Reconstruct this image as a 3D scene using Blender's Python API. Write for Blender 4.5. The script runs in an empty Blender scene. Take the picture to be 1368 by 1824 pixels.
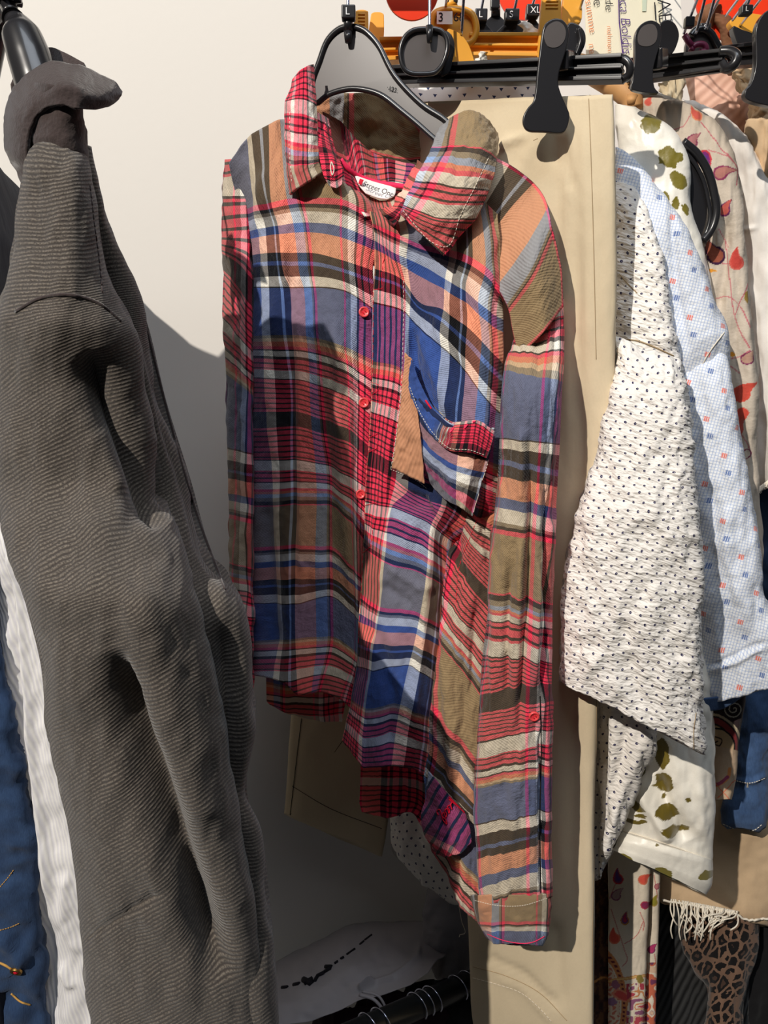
import bpy, bmesh, math, random
import numpy as np
from mathutils import Vector, Matrix, Quaternion
random.seed(7); rng = np.random.RandomState(7)
scene = bpy.context.scene
col = scene.collection

# ------------------------------------------------------------------ camera
F = 1317.0; CX, CY = 684.0, 912.0
PITCH = math.radians(12.0)
CP, SP = math.cos(PITCH), math.sin(PITCH)
CAMZ = 1.5
cd = bpy.data.cameras.new('camera'); cam = bpy.data.objects.new('camera', cd); col.objects.link(cam)
cam.location = (0, 0, CAMZ); cam.rotation_euler = (math.radians(90) - PITCH, 0, 0)
cd.sensor_fit = 'VERTICAL'; cd.sensor_height = 24.0; cd.lens = 24.0 * F / 1824.0
cd.clip_start = 0.02
scene.camera = cam

# ------------------------------------------------------------------ light
scene.view_settings.view_transform = 'Standard'; scene.view_settings.look = 'None'
scene.view_settings.gamma = 1.0; scene.view_settings.use_curve_mapping = False
scene.view_settings.exposure = 0.0
w = bpy.data.worlds.new('world'); scene.world = w; w.use_nodes = True
w.node_tree.nodes['Background'].inputs[0].default_value = (0.72, 0.84, 1.0, 1)
w.node_tree.nodes['Background'].inputs[1].default_value = 0.045
SPOT_POS = Vector((-1.50, -1.70, 3.30)); SPOT_TGT = Vector((0.05, 0.75, 1.40))
ld = bpy.data.lights.new('track_spot', 'SPOT'); ld.energy = 465; ld.color = (1.0, 0.935, 0.85)
ld.shadow_soft_size = 0.02; ld.spot_size = math.radians(60); ld.spot_blend = 0.5
lo = bpy.data.objects.new('track_spot', ld); col.objects.link(lo); lo.location = SPOT_POS
lo.rotation_euler = (SPOT_TGT - SPOT_POS).to_track_quat('-Z', 'Y').to_euler()
ad = bpy.data.lights.new('ceiling_fill', 'AREA'); ad.energy = 16; ad.shape = 'RECTANGLE'; ad.size = 1.2; ad.size_y = 0.8  # soft fill added to stand in for the room's unseen ceiling lights
ad.color = (0.84, 0.91, 1.0)
ao = bpy.data.objects.new('ceiling_fill', ad); col.objects.link(ao); ao.location = (0.2, -0.3, 3.2)
ao.rotation_euler = (Vector((0.0, 0.8, 1.6)) - ao.location).to_track_quat('-Z', 'Y').to_euler()

# ------------------------------------------------------------------ helpers
YK = 1.0
def Qd(px, py, Y):
    px = np.asarray(px, float); py = np.asarray(py, float); Y = np.asarray(Y, float) * YK
    t = (CY - py) / F
    d = Y / (CP + t * SP)
    return np.stack(np.broadcast_arrays((px - CX) / F * d, Y, CAMZ + d * (t * CP - SP)), -1)
def Q(px, py, Y): return Vector(Qd(px, py, Y).tolist())

def lin(c):
    if isinstance(c, str):
        c = tuple(int(c[i:i+2], 16) for i in (0, 2, 4))
    r = []
    for v in c[:3]:
        v = v / 255.0
        r.append(v / 12.92 if v <= 0.04045 else ((v + 0.055) / 1.055) ** 2.4)
    return (r[0], r[1], r[2], 1.0)

def link(o, parent=None):
    col.objects.link(o)
    if parent is not None:
        o.parent = parent
    return o
def tag(o, label, cat, group=None):
    o['label'] = label; o['category'] = cat
    if group: o['group'] = group
    return o
def empty(name, label, cat, loc=(0, 0, 0), group=None):
    o = bpy.data.objects.new(name, None); col.objects.link(o); o.empty_display_size = 0.02
    o['_p'] = 1; del o['_p']
    return tag(o, label, cat, group)

def mesh_obj(name, verts, faces, mat, parent=None, uv=None, smooth=True, cols=None, solid=0.0, offset=0.0):
    me = bpy.data.meshes.new(name)
    verts = np.asarray(verts, float)
    if isinstance(faces, np.ndarray):
        nv = len(verts); nf = len(faces); k = faces.shape[1]
        me.vertices.add(nv); me.vertices.foreach_set('co', verts.ravel())
        me.loops.add(nf * k); me.loops.foreach_set('vertex_index', faces.ravel().astype(np.int32))
        me.polygons.add(nf); me.polygons.foreach_set('loop_start', np.arange(0, nf * k, k, dtype=np.int32))
        me.update(calc_edges=True)
    else:
        me.from_pydata([tuple(v) for v in verts], [], faces); me.update()
    if uv is not None:
        li = np.empty(len(me.loops), dtype=np.int32); me.loops.foreach_get('vertex_index', li)
        l = me.uv_layers.new(name='UVMap'); l.data.foreach_set('uv', np.asarray(uv, np.float32)[li].ravel())
    if cols is not None:
        a = me.color_attributes.new('print', 'FLOAT_COLOR', 'POINT')
        a.data.foreach_set('color', np.asarray(cols, np.float32).ravel())
    me.polygons.foreach_set('use_smooth', np.full(len(me.polygons), smooth))
    me.materials.append(mat)
    me.validate()
    o = bpy.data.objects.new(name, me); link(o, parent)
    if solid:
        m = o.modifiers.new('thickness', 'SOLIDIFY'); m.thickness = solid; m.offset = offset
    return o

def vnoise(x, y, seed=0):
    x = np.asarray(x, float); y = np.asarray(y, float)
    xi = np.floor(x).astype(int); yi = np.floor(y).astype(int); xf = x - xi; yf = y - yi
    def h(a, b):
        n = (a * 374761393 + b * 668265263 + seed * 974711) & 0x7fffffff
        n = ((n ^ (n >> 13)) * 1274126177) & 0x7fffffff
        return (n ^ (n >> 16)) % 10007 / 10007.0
    u = xf * xf * (3 - 2 * xf); v = yf * yf * (3 - 2 * yf)
    return (h(xi, yi) * (1 - u) + h(xi + 1, yi) * u) * (1 - v) + (h(xi, yi + 1) * (1 - u) + h(xi + 1, yi + 1) * u) * v - 0.5

def interp_axis(A, n, axis):
    """C1 cubic interpolation along an axis, nonuniform chord parameter from channels 0,1"""
    A = np.moveaxis(A, axis, 0)
    k = A.shape[0]
    dd = np.sqrt(((A[1:, ..., :2] - A[:-1, ..., :2]) ** 2).sum(-1)).reshape(k - 1, -1).mean(1) + 1e-3
    t = np.concatenate([[0], np.cumsum(dd)])
    s = (A[1:] - A[:-1]) / dd.reshape((-1,) + (1,) * (A.ndim - 1))
    m = np.empty_like(A)
    m[0] = s[0]; m[-1] = s[-1]
    for i in range(1, k - 1):
        a, b = s[i - 1], s[i]
        w1, w2 = dd[i], dd[i - 1]
        mm = (a * w1 + b * w2) / (w1 + w2)
        lim = 3 * np.minimum(np.abs(a), np.abs(b))
        flat = (a * b) <= 0
        mm = np.where(flat, mm * 0.0, np.clip(mm, -lim, lim))
        m[i] = mm
    q = np.linspace(0, t[-1], n)
    # keep control rows exactly
    idx = np.clip(np.searchsorted(t, q, side='right') - 1, 0, k - 2)
    h = dd[idx]; x = (q - t[idx]) / h
    sh = (-1,) + (1,) * (A.ndim - 1)
    x = x.reshape(sh); h = h.reshape(sh)
    r = (2*x**3 - 3*x**2 + 1) * A[idx] + (x**3 - 2*x**2 + x) * h * m[idx] + (-2*x**3 + 3*x**2) * A[idx + 1] + (x**3 - x**2) * h * m[idx + 1]
    return np.moveaxis(r, 0, axis)

def segdist(px, py, pl, along=False):
    d = np.full(np.shape(px), 1e9); T = np.zeros(np.shape(px)); L = 0.0
    tot = sum(math.hypot(b[0] - a[0], b[1] - a[1]) for a, b in zip(pl[:-1], pl[1:])) + 1e-9
    for (x0, y0), (x1, y1) in zip(pl[:-1], pl[1:]):
        dx, dy = x1 - x0, y1 - y0
        t = np.clip(((px - x0) * dx + (py - y0) * dy) / (dx * dx + dy * dy + 1e-9), 0, 1)
        e = np.hypot(px - x0 - t * dx, py - y0 - t * dy); sl = math.hypot(dx, dy)
        T = np.where(e < d, (L + t * sl) / tot, T); d = np.minimum(d, e); L += sl
    return (d, T) if along else d

def grid_faces(nr, nc, closed=False):
    r = np.arange(nr - 1)[:, None]; c = np.arange(nc if closed else nc - 1)[None, :]
    c2 = (c + 1) % nc
    return np.stack([r * nc + c, r * nc + c2, (r + 1) * nc + c2, (r + 1) * nc + c], -1).reshape(-1, 4)

def normals(P):
    du = np.gradient(P, axis=1); dv = np.gradient(P, axis=0)
    n = np.cross(du, dv); n /= (np.linalg.norm(n, axis=-1, keepdims=True) + 1e-12)
    c = np.array([0, 0, CAMZ])
    s = np.sign((n * (c - P)).sum(-1).mean())
    return n * (s if s != 0 else 1)

def relief(px, py, folds, wrinkle, seed):
    """cloth relief in metres, towards the viewer side of the cloth"""
    r = np.zeros(np.shape(px))
    for f in folds or []:
        pl, wd, dp = f
        d, tt = segdist(px, py, pl, True)
        r += dp * np.exp(-(d / wd) ** 2) * np.clip(np.sin(np.pi * np.clip(tt, 0, 1)) * 2.2 + .12, 0, 1)
    if wrinkle:
        amp, sx, sy = wrinkle
        r += amp * (vnoise(px / sx, py / sy, seed) + 0.5 * vnoise(px / sx * 2.3 + 9, py / sy * 2.1, seed + 3) + 0.25 * vnoise(px / sx * 5, py / sy * 4.6, seed + 5)) * 2
    return r

def sheet(name, ctrl, mat, parent=None, n=(120, 80), folds=None, wrinkle=(0.0015, 60, 90), thick=0.0012, seed=1, paint=None, wave=None):
    """ctrl[row][col] = (px, py, Y, u, v): a cloth panel through control points in the room"""
    A = np.array(ctrl, float)
    if A.shape[2] == 3:
        A = np.concatenate([A, A[..., :2]], -1)
    A = interp_axis(A, n[0], 0); A = interp_axis(A, n[1], 1)
    px, py = A[..., 0], A[..., 1]
    P = Qd(px, py, A[..., 2])
    N = normals(P)
    r = relief(px, py, folds, wrinkle, seed)
    if wave is not None: r = r + wave(px, py)
    P = P + N * r[..., None]
    nr, nc = n
    # winding so that the face normal looks to the camera side
    f = grid_faces(nr, nc)
    a, b, c_ = P[0, 0], P[0, 1], P[1, 0]
    fn = np.cross(P[nr//2, nc//2+1] - P[nr//2, nc//2], P[nr//2+1, nc//2] - P[nr//2, nc//2])
    if (fn * N[nr//2, nc//2]).sum() < 0: f = f[:, ::-1]
    cols = None
    if paint is not None: cols = paint(px, py).reshape(-1, 4)
    return mesh_obj(name, P.reshape(-1, 3), np.ascontiguousarray(f), mat, parent, uv=A[..., 3:5].reshape(-1, 2) / 1000.0, cols=cols, solid=thick, offset=-1)

def loft(name, rows, mat, parent=None, n=(120, 96), folds=None, wrinkle=(0.0015, 60, 90), thick=0.0012, seed=1, paint=None, wave=None, pw=0.8, uoff=0.0, umap=None, arc=None):
    """rows: (xl, yl, xr, yr, Yl, Yr, half_thickness[, v]) - a closed tube of cloth"""
    R = np.array(rows, float)
    if R.shape[1] == 7: R = np.concatenate([R, ((R[:, 1] + R[:, 3]) / 2)[:, None]], 1)
    R = np.concatenate([((R[:, 0] + R[:, 2]) / 2)[:, None], ((R[:, 1] + R[:, 3]) / 2)[:, None], R], 1)
    R = interp_axis(R[:, None, :], n[0], 0)[:, 0, 2:]
    xl, yl, xr, yr, Yl, Yr, th, v = [R[:, i][:, None] for i in range(8)]
    a = np.linspace(0, 2 * np.pi, n[1], endpoint=False)[None, :]
    ca = -np.cos(a); sa = np.sin(a)
    k = (ca + 1) / 2
    px = xl + (xr - xl) * k; py = yl + (yr - yl) * k
    if arc: py = py - arc[0] * np.exp(-(yl - yl[0]) / arc[1]) * np.sin(np.pi * k)
    Y = Yl + (Yr - Yl) * k - th * np.sign(sa) * np.abs(sa) ** pw
    P = Qd(px, py, Y)
    # outward normal
    Pp = np.concatenate([P[:, -1:], P, P[:, :1]], 1)
    du = (Pp[:, 2:] - Pp[:, :-2]); dv = np.gradient(P, axis=0)
    N = np.cross(dv, du); N /= (np.linalg.norm(N, axis=-1, keepdims=True) + 1e-12)
    ctr = P.mean(1, keepdims=True)
    if ((P - ctr) * N).sum() < 0: N = -N
    r = relief(px, py + 37 * (sa < 0), folds, wrinkle, seed)
    if folds: r = np.where(sa < -0.1, 0, r)
    if wave is not None: r = r + wave(px, py)
    P = P + N * r[..., None]
    hw = (xr - xl) / 2; xc = (xr + xl) / 2
    s = np.where(a <= np.pi, (a - np.pi / 2) / (np.pi / 2), 1 + (a - np.pi) / (np.pi / 2))
    fr = 0.6 * (-np.cos(np.clip(a, 0, np.pi))) + 0.4 * np.clip(s, -1, 1) * 1.2
    back = np.where(a > np.pi, (1.08 + 1.2 * (a - np.pi) / np.pi * 1.6), 0)
    u = xc + hw * np.where(a > np.pi, back, fr) + uoff
    if umap is not None: u = umap(a, u)
    V = np.broadcast_to(v, px.shape) + (py - (yl + yr) / 2)
    uv = np.stack([np.broadcast_to(u, px.shape), V], -1) / 1000.0
    f = grid_faces(n[0], n[1], True)
    i, j = n[0] // 2, n[1] // 4
    fn = np.cross(P[i, j + 1] - P[i, j], P[i + 1, j] - P[i, j])
    if (fn * N[i, j]).sum() < 0: f = f[:, ::-1]
    verts = P.reshape(-1, 3); uv = uv.reshape(-1, 2)
    cols = None
    if paint is not None: cols = paint(px, py).reshape(-1, 4)
    return mesh_obj(name, verts, np.ascontiguousarray(f), mat, parent, uv=uv, cols=cols, solid=thick, offset=-1)

def smooth_path(pts, n):
    A = np.array([list(p) for p in pts], float)
    if len(A) < 3 or n <= len(A): return A
    k = len(A)
    dd = np.linalg.norm(A[1:] - A[:-1], axis=1) + 1e-6
    t = np.concatenate([[0], np.cumsum(dd)]); m = np.gradient(A, t, axis=0)
    q = np.linspace(0, t[-1], n); idx = np.clip(np.searchsorted(t, q, side='right') - 1, 0, k - 2)
    h = dd[idx][:, None]; x = ((q - t[idx]) / dd[idx])[:, None]
    return (2*x**3-3*x**2+1)*A[idx] + (x**3-2*x**2+x)*h*m[idx] + (-2*x**3+3*x**2)*A[idx+1] + (x**3-x**2)*h*m[idx+1]

def tube_geo(pts, r, seg=10, n=0, closed=False):
    A = smooth_path(pts, n) if n else np.array([list(p) for p in pts], float)
    k = len(A); rr = np.interp(np.linspace(0, 1, k), np.linspace(0, 1, len(r)), r) if hasattr(r, '__len__') else np.full(k, r)
    if closed:
        T = np.roll(A, -1, 0) - np.roll(A, 1, 0)
    else:
        T = np.gradient(A, axis=0)
    T /= (np.linalg.norm(T, axis=1, keepdims=True) + 1e-12)
    up = np.array([0.13, 0.31, 0.94]); 
    V = []
    nrm = np.cross(T[0], up); nrm /= np.linalg.norm(nrm) + 1e-9
    for i in range(k):
        nrm = nrm - T[i] * (nrm @ T[i]); nrm /= np.linalg.norm(nrm) + 1e-9
        b = np.cross(T[i], nrm)
        for s in range(seg):
            a = 2 * math.pi * s / seg
            V.append(A[i] + rr[i] * (math.cos(a) * nrm + math.sin(a) * b))
    Fc = []
    for i in range(k if closed else k - 1):
        for s in range(seg):
            a0 = i * seg + s; a1 = i * seg + (s + 1) % seg
            j = ((i + 1) % k) * seg
            Fc.append([a0, a1, j + (s + 1) % seg, j + s])
    if not closed:
        Fc.append(list(range(seg))[::-1]); Fc.append([(k - 1) * seg + s for s in range(seg)])
    return V, Fc

class MB:
    def __init__(s): s.V = []; s.F = []
    def add(s, V, Fc):
        o = len(s.V); s.V += [list(v) for v in V]; s.F += [[i + o for i in f] for f in Fc]; return s
    def tube(s, pts, r, seg=10, n=0, closed=False): return s.add(*tube_geo(pts, r, seg, n, closed))
    def prism(s, poly, Y, th, dirv=(0, 1, 0), px=True):
        """poly: list of (px,py) or (px,py,Y); extruded by th along dirv"""
        pts = []
        for p in poly:
            pts.append(Qd(p[0], p[1], p[2] if len(p) > 2 else Y))
        pts = np.array(pts); d = np.array(dirv, float); d /= np.linalg.norm(d)
        b = pts + d * th; k = len(pts)
        Fc = [list(range(k)), list(range(k, 2 * k))[::-1]]
        for i in range(k):
            j = (i + 1) % k
            Fc.append([i, i + k, j + k, j])
        return s.add(list(pts) + list(b), Fc)
    def box(s, c, ax, ay, az):
        c = np.array(c, float); ax, ay, az = [np.array(v, float) for v in (ax, ay, az)]
        V = [c + i * ax + j * ay + k * az for k in (-1, 1) for j in (-1, 1) for i in (-1, 1)]
        return s.add(V, [[0, 2, 3, 1], [4, 5, 7, 6], [0, 1, 5, 4], [2, 6, 7, 3], [0, 4, 6, 2], [1, 3, 7, 5]])
    def beam(s, p0, p1, h, t, up=(0, 0, 1)):
        p0, p1 = np.array(list(p0)), np.array(list(p1)); d = p1 - p0; L = np.linalg.norm(d); d /= L
        n = np.cross(d, up); n /= np.linalg.norm(n); u = np.cross(n, d)
        return s.box((p0 + p1) / 2, d * L / 2, n * t / 2, u * h / 2)
    def build(s, name, mat, parent=None, bevel=0.0, smooth=True, sub=0):
        o = mesh_obj(name, s.V, s.F, mat, parent, smooth=False)
        bm = bmesh.new(); bm.from_mesh(o.data); bmesh.ops.recalc_face_normals(bm, faces=bm.faces); bm.to_mesh(o.data); bm.free()
        if bevel:
            m = o.modifiers.new('bevel', 'BEVEL'); m.width = bevel; m.segments = 3; m.limit_method = 'ANGLE'; m.angle_limit = math.radians(35)
        if smooth:
            o.data.polygons.foreach_set('use_smooth', np.full(len(o.data.polygons), True))
            try:
                with bpy.context.temp_override(object=o, active_object=o, selected_objects=[o]): pass
            except Exception: pass
            m = o.modifiers.new('wn', 'WEIGHTED_NORMAL'); m.keep_sharp = False
        return o

def rpoly(pts, n=6):
    """closed smooth outline through pixel points (Catmull-Rom)"""
    A = np.array(pts, float); k = len(A); out = []
    for i in range(k):
        p0, p1, p2, p3 = A[i - 1], A[i], A[(i + 1) % k], A[(i + 2) % k]
        for j in range(n):
            t = j / n
            out.append(0.5 * ((2 * p1) + (-p0 + p2) * t + (2*p0 - 5*p1 + 4*p2 - p3) * t*t + (-p0 + 3*p1 - 3*p2 + p3) * t**3))
    return [tuple(v) for v in out]

def text_obj(name, s, origin, xdir, ydir, size, mat, parent=None, extrude=0.0003, shear=0.0, align='LEFT', thick=0.0):
    cu = bpy.data.curves.new(name, 'FONT'); cu.body = s; cu.size = 1.0; cu.extrude = extrude / size; cu.shear = shear; cu.align_x = align; cu.offset = thick
    t = bpy.data.objects.new(name + '_tmp', cu); col.objects.link(t)
    dg = bpy.context.evaluated_depsgraph_get(); me = bpy.data.meshes.new_from_object(t.evaluated_get(dg))
    bpy.data.objects.remove(t); bpy.data.curves.remove(cu)
    x = Vector(xdir).normalized(); y = Vector(ydir); y = (y - x * y.dot(x)).normalized(); z = x.cross(y)
    M = Matrix(((x[0]*size, y[0]*size, z[0]*size, origin[0]), (x[1]*size, y[1]*size, z[1]*size, origin[1]), (x[2]*size, y[2]*size, z[2]*size, origin[2]), (0, 0, 0, 1)))
    me.transform(M); me.materials.clear(); me.materials.append(mat); me.name = name
    o = bpy.data.objects.new(name, me); link(o, parent); return o
# ------------------------------------------------------------------ materials
class NT:
    def __init__(s, name, rough=0.9, sheen=0.0, spec=0.3):
        s.m = bpy.data.materials.new(name); s.m.use_nodes = True; s.t = s.m.node_tree
        s.b = s.t.nodes['Principled BSDF']; s.b.inputs['Roughness'].default_value = rough
        s.b.inputs['Specular IOR Level'].default_value = spec
        s.b.inputs['Sheen Weight'].default_value = sheen
    def n(s, typ, **kw):
        x = s.t.nodes.new(typ)
        for k, v in kw.items(): setattr(x, k, v)
        return x
    def put(s, sock, v):
        if isinstance(v, bpy.types.NodeSocket): s.t.links.new(v, sock)
        else: sock.default_value = v
    def math(s, op, a, b=None, c=None):
        x = s.n('ShaderNodeMath', operation=op); s.put(x.inputs[0], a)
        if b is not None: s.put(x.inputs[1], b)
        if c is not None: s.put(x.inputs[2], c)
        return x.outputs[0]
    def mix(s, f, a, b, bt='MIX'):
        x = s.n('ShaderNodeMix', data_type='RGBA', blend_type=bt); s.put(x.inputs[0], f); s.put(x.inputs[6], a); s.put(x.inputs[7], b)
        return x.outputs[2]
    def uv(s):
        x = s.n('ShaderNodeUVMap'); x.uv_map = 'UVMap'; sp = s.n('ShaderNodeSeparateXYZ'); s.t.links.new(x.outputs[0], sp.inputs[0])
        return s.math('MULTIPLY', sp.outputs[0], 1000.0), s.math('MULTIPLY', sp.outputs[1], 1000.0)
    def comb(s, x, y, z=0.0):
        c = s.n('ShaderNodeCombineXYZ'); s.put(c.inputs[0], x); s.put(c.inputs[1], y); s.put(c.inputs[2], z); return c.outputs[0]
    def noise(s, vec=None, scale=5.0, detail=2.0, rough=0.5):
        x = s.n('ShaderNodeTexNoise'); x.inputs['Scale'].default_value = scale; x.inputs['Detail'].default_value = detail; x.inputs['Roughness'].default_value = rough
        if vec is None:
            vec = s.n('ShaderNodeTexCoord').outputs['Object']
        s.t.links.new(vec, x.inputs['Vector']); return x.outputs[0]
    def ramp(s, f, stops, const=True):
        x = s.n('ShaderNodeValToRGB'); cr = x.color_ramp; cr.interpolation = 'CONSTANT' if const else 'LINEAR'
        while len(cr.elements) > 1: cr.elements.remove(cr.elements[-1])
        cr.elements[0].position = stops[0][0]; cr.elements[0].color = stops[0][1]
        for p, c in stops[1:]:
            e = cr.elements.new(p); e.color = c
        s.put(x.inputs[0], f); return x.outputs[0]
    def bump(s, h, dist=0.001, strength=0.5):
        x = s.n('ShaderNodeBump'); x.inputs['Strength'].default_value = strength; x.inputs['Distance'].default_value = dist
        s.put(x.inputs['Height'], h); s.t.links.new(x.outputs[0], s.b.inputs['Normal'])
    def color(s, c): s.put(s.b.inputs['Base Color'], c); return s

def plain(name, c, rough=0.9, spec=0.3, noise=0.12, nscale=700, bump=0.0004, sheen=0.0, nstretch=None, metallic=0.0, coat=0.0):
    m = NT(name, rough, sheen, spec); c = lin(c)
    if noise:
        vec = m.n('ShaderNodeTexCoord').outputs['Object']
        nz = m.noise(vec, nscale, 2.0)
        k = m.math('MULTIPLY_ADD', nz, noise * 2, 1 - noise)
        m.color(m.mix(1.0, c, m.comb(k, k, k), 'MULTIPLY'))
        if bump: m.bump(nz, bump, 0.5)
    else: m.color(c)
    m.b.inputs['Metallic'].default_value = metallic
    m.b.inputs['Coat Weight'].default_value = coat
    return m.m

def raw(c): return (c[0] / 255, c[1] / 255, c[2] / 255, 1.0)
BLK = raw((14, 12, 18)); BLU = raw((58, 84, 150)); WHT = raw((246, 240, 226)); RED = raw((250, 60, 88)); TAN = raw((150, 127, 94)); PCH = raw((255, 158, 122))
LBL = raw((140, 164, 204)); FAD = raw((228, 190, 150)); ORG = raw((242, 120, 90)); GRY = raw((128, 116, 100))

def plaid_material(name='plaid_cotton', phase=(0, 0)):
    m = NT(name, 0.85, 0.15, 0.2); u, v = m.uv()
    if phase != (0, 0): u = m.math('ADD', u, phase[0]); v = m.math('ADD', v, phase[1])
    P = 567.0
    vf = m.math('FRACT', m.math('DIVIDE', v, P))
    weft = m.ramp(vf, [(a / P, c) for a, c in [(0, BLU), (87, GRY), (91, FAD), (96, ORG), (103, RED), (107, BLK), (109.5, WHT), (119, BLK), (121.5, RED), (143, WHT), (158, BLK), (160, RED),
        (220, BLK), (246, RED), (303, BLK), (305.5, WHT), (322, RED), (342, BLK), (344, WHT), (356, RED), (360, ORG), (365, LBL), (372, GRY), (377, BLK), (385, RED), (387, TAN), (457, RED), (463, BLK), (469, GRY), (473, WHT), (486, BLU), (497, PCH)]])
    tail = m.ramp(vf, [(a / P, c) for a, c in [(0, BLK), (522, BLK), (530, BLU), (534.5, BLK), (549, WHT), (564.5, BLK)]])
    weft = m.mix(m.math('GREATER_THAN', vf, 522 / P), weft, tail)
    # fine dark lines inside the red areas
    vm = m.math('MULTIPLY', vf, P)
    ln = m.math('LESS_THAN', m.math('FRACT', m.math('DIVIDE', m.math('SUBTRACT', vm, 121.5), 9.3)), 0.30)
    z1 = m.math('MULTIPLY', m.math('GREATER_THAN', vm, 121.5), m.math('LESS_THAN', vm, 142))
    z2 = m.math('MULTIPLY', m.math('GREATER_THAN', vm, 166), m.math('LESS_THAN', vm, 217))
    z3 = m.math('MULTIPLY', m.math('GREATER_THAN', vm, 250), m.math('LESS_THAN', vm, 303))
    z4 = m.math('MULTIPLY', m.math('GREATER_THAN', vm, 322), m.math('LESS_THAN', vm, 342))
    z = m.math('ADD', m.math('ADD', z1, z2), m.math('ADD', z3, z4))
    weft = m.mix(m.math('MULTIPLY', ln, z), weft, BLK)
    PU = 400.0
    uf = m.math('FRACT', m.math('DIVIDE', u, PU))
    warp = m.ramp(uf, [(a / PU, c) for a, c in [(0, WHT), (13, BLK), (33, LBL), (39, BLK), (47, PCH), (73, LBL), (85, GRY), (88, BLK), (90, RED), (94, TAN), (146, RED), (150, GRY), (157, WHT), (166, BLK),
        (169, RED), (176, BLK), (179, RED), (186, BLK), (189, RED), (197, WHT), (206, RED), (215, BLK), (218, RED), (226, BLK), (229, RED), (237, PCH), (262, BLK), (270, RED), (322, WHT), (330, BLU)]])
    um = m.math('MULTIPLY', uf, PU)
    lu = m.math('LESS_THAN', m.math('FRACT', m.math('DIVIDE', um, 10.5)), 0.36)
    zu = m.math('MULTIPLY', m.math('GREATER_THAN', um, 270), m.math('LESS_THAN', um, 322))
    warp = m.mix(m.math('MULTIPLY', lu, zu), warp, BLK)
    c = m.mix(0.54, warp, weft)
    gm = m.n('ShaderNodeGamma'); m.put(gm.inputs[0], c); gm.inputs[1].default_value = 2.2; c = gm.outputs[0]
    # twill weave
    tw = m.math('SINE', m.math('MULTIPLY', m.math('ADD', u, m.math('MULTIPLY', v, 1.0)), 2.3))
    nz = m.noise(m.comb(u, v), 0.35, 3.0)
    k = m.math('ADD', m.math('MULTIPLY_ADD', tw, 0.05, 0.92), m.math('MULTIPLY', nz, 0.16))
    c = m.mix(1.0, c, m.comb(k, k, k), 'MULTIPLY')
    m.color(c)
    cr = m.noise(m.comb(m.math('MULTIPLY', u, 1.0), m.math('MULTIPLY', v, 0.6)), 0.09, 4.0, 0.6)
    m.bump(m.math('ADD', m.math('MULTIPLY', cr, 4.0), m.math('MULTIPLY', tw, 0.15)), 0.0012, 0.7)
    return m.m
PLAID = plaid_material()

def dots_material():
    m = NT('dotted_seersucker', 0.85, 0.1, 0.25); u, v = m.uv()
    a = math.radians(62); ca, sa = math.cos(a), math.sin(a)
    warp = m.math('MULTIPLY', m.math('SUBTRACT', m.noise(m.comb(u, v), 0.02, 2.0), 0.5), 14.0)
    x = m.math('ADD', m.math('MULTIPLY_ADD', u, ca, m.math('MULTIPLY', v, sa)), warp)
    y = m.math('ADD', m.math('MULTIPLY_ADD', u, -sa, m.math('MULTIPLY', v, ca)), warp)
    S = 15.0
    row = m.math('FLOOR', m.math('DIVIDE', y, S * 0.95))
    xs = m.math('ADD', m.math('DIVIDE', x, S * 1.1), m.math('MULTIPLY', m.math('MODULO', row, 2.0), 0.5))
    fx = m.math('MULTIPLY', m.math('SUBTRACT', m.math('FRACT', xs), 0.5), S * 1.1)
    fy = m.math('MULTIPLY', m.math('SUBTRACT', m.math('FRACT', m.math('DIVIDE', y, S * 0.95)), 0.5), S * 0.95)
    d = m.math('SQRT', m.math('ADD', m.math('POWER', m.math('ABSOLUTE', fx), 2.0), m.math('POWER', m.math('ABSOLUTE', fy), 2.0)))
    dot = m.math('LESS_THAN', d, 2.1)
    hole = m.math('LESS_THAN', m.math('SQRT', m.math('ADD', m.math('POWER', m.math('ABSOLUTE', m.math('SUBTRACT', fx, 0.3)), 2.0), m.math('POWER', m.math('ABSOLUTE', m.math('ADD', fy, 0.5)), 2.0))), 0.6)
    c = m.mix(dot, lin((244, 238, 230)), lin((38, 36, 78)))
    c = m.mix(m.math('MULTIPLY', hole, dot), c, lin((200, 195, 200)))
    m.color(c)
    b = math.radians(20)
    p = m.math('MULTIPLY_ADD', u, math.cos(b), m.math('MULTIPLY', v, math.sin(b))); q = m.math('MULTIPLY_ADD', u, -math.sin(b), m.math('MULTIPLY', v, math.cos(b)))
    h = m.noise(m.comb(m.math('MULTIPLY', p, 0.055), m.math('MULTIPLY', q, 0.14)), 1.0, 2.0)
    m.bump(h, 0.0045, 0.8)
    return m.m
DOTS = dots_material()

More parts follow.
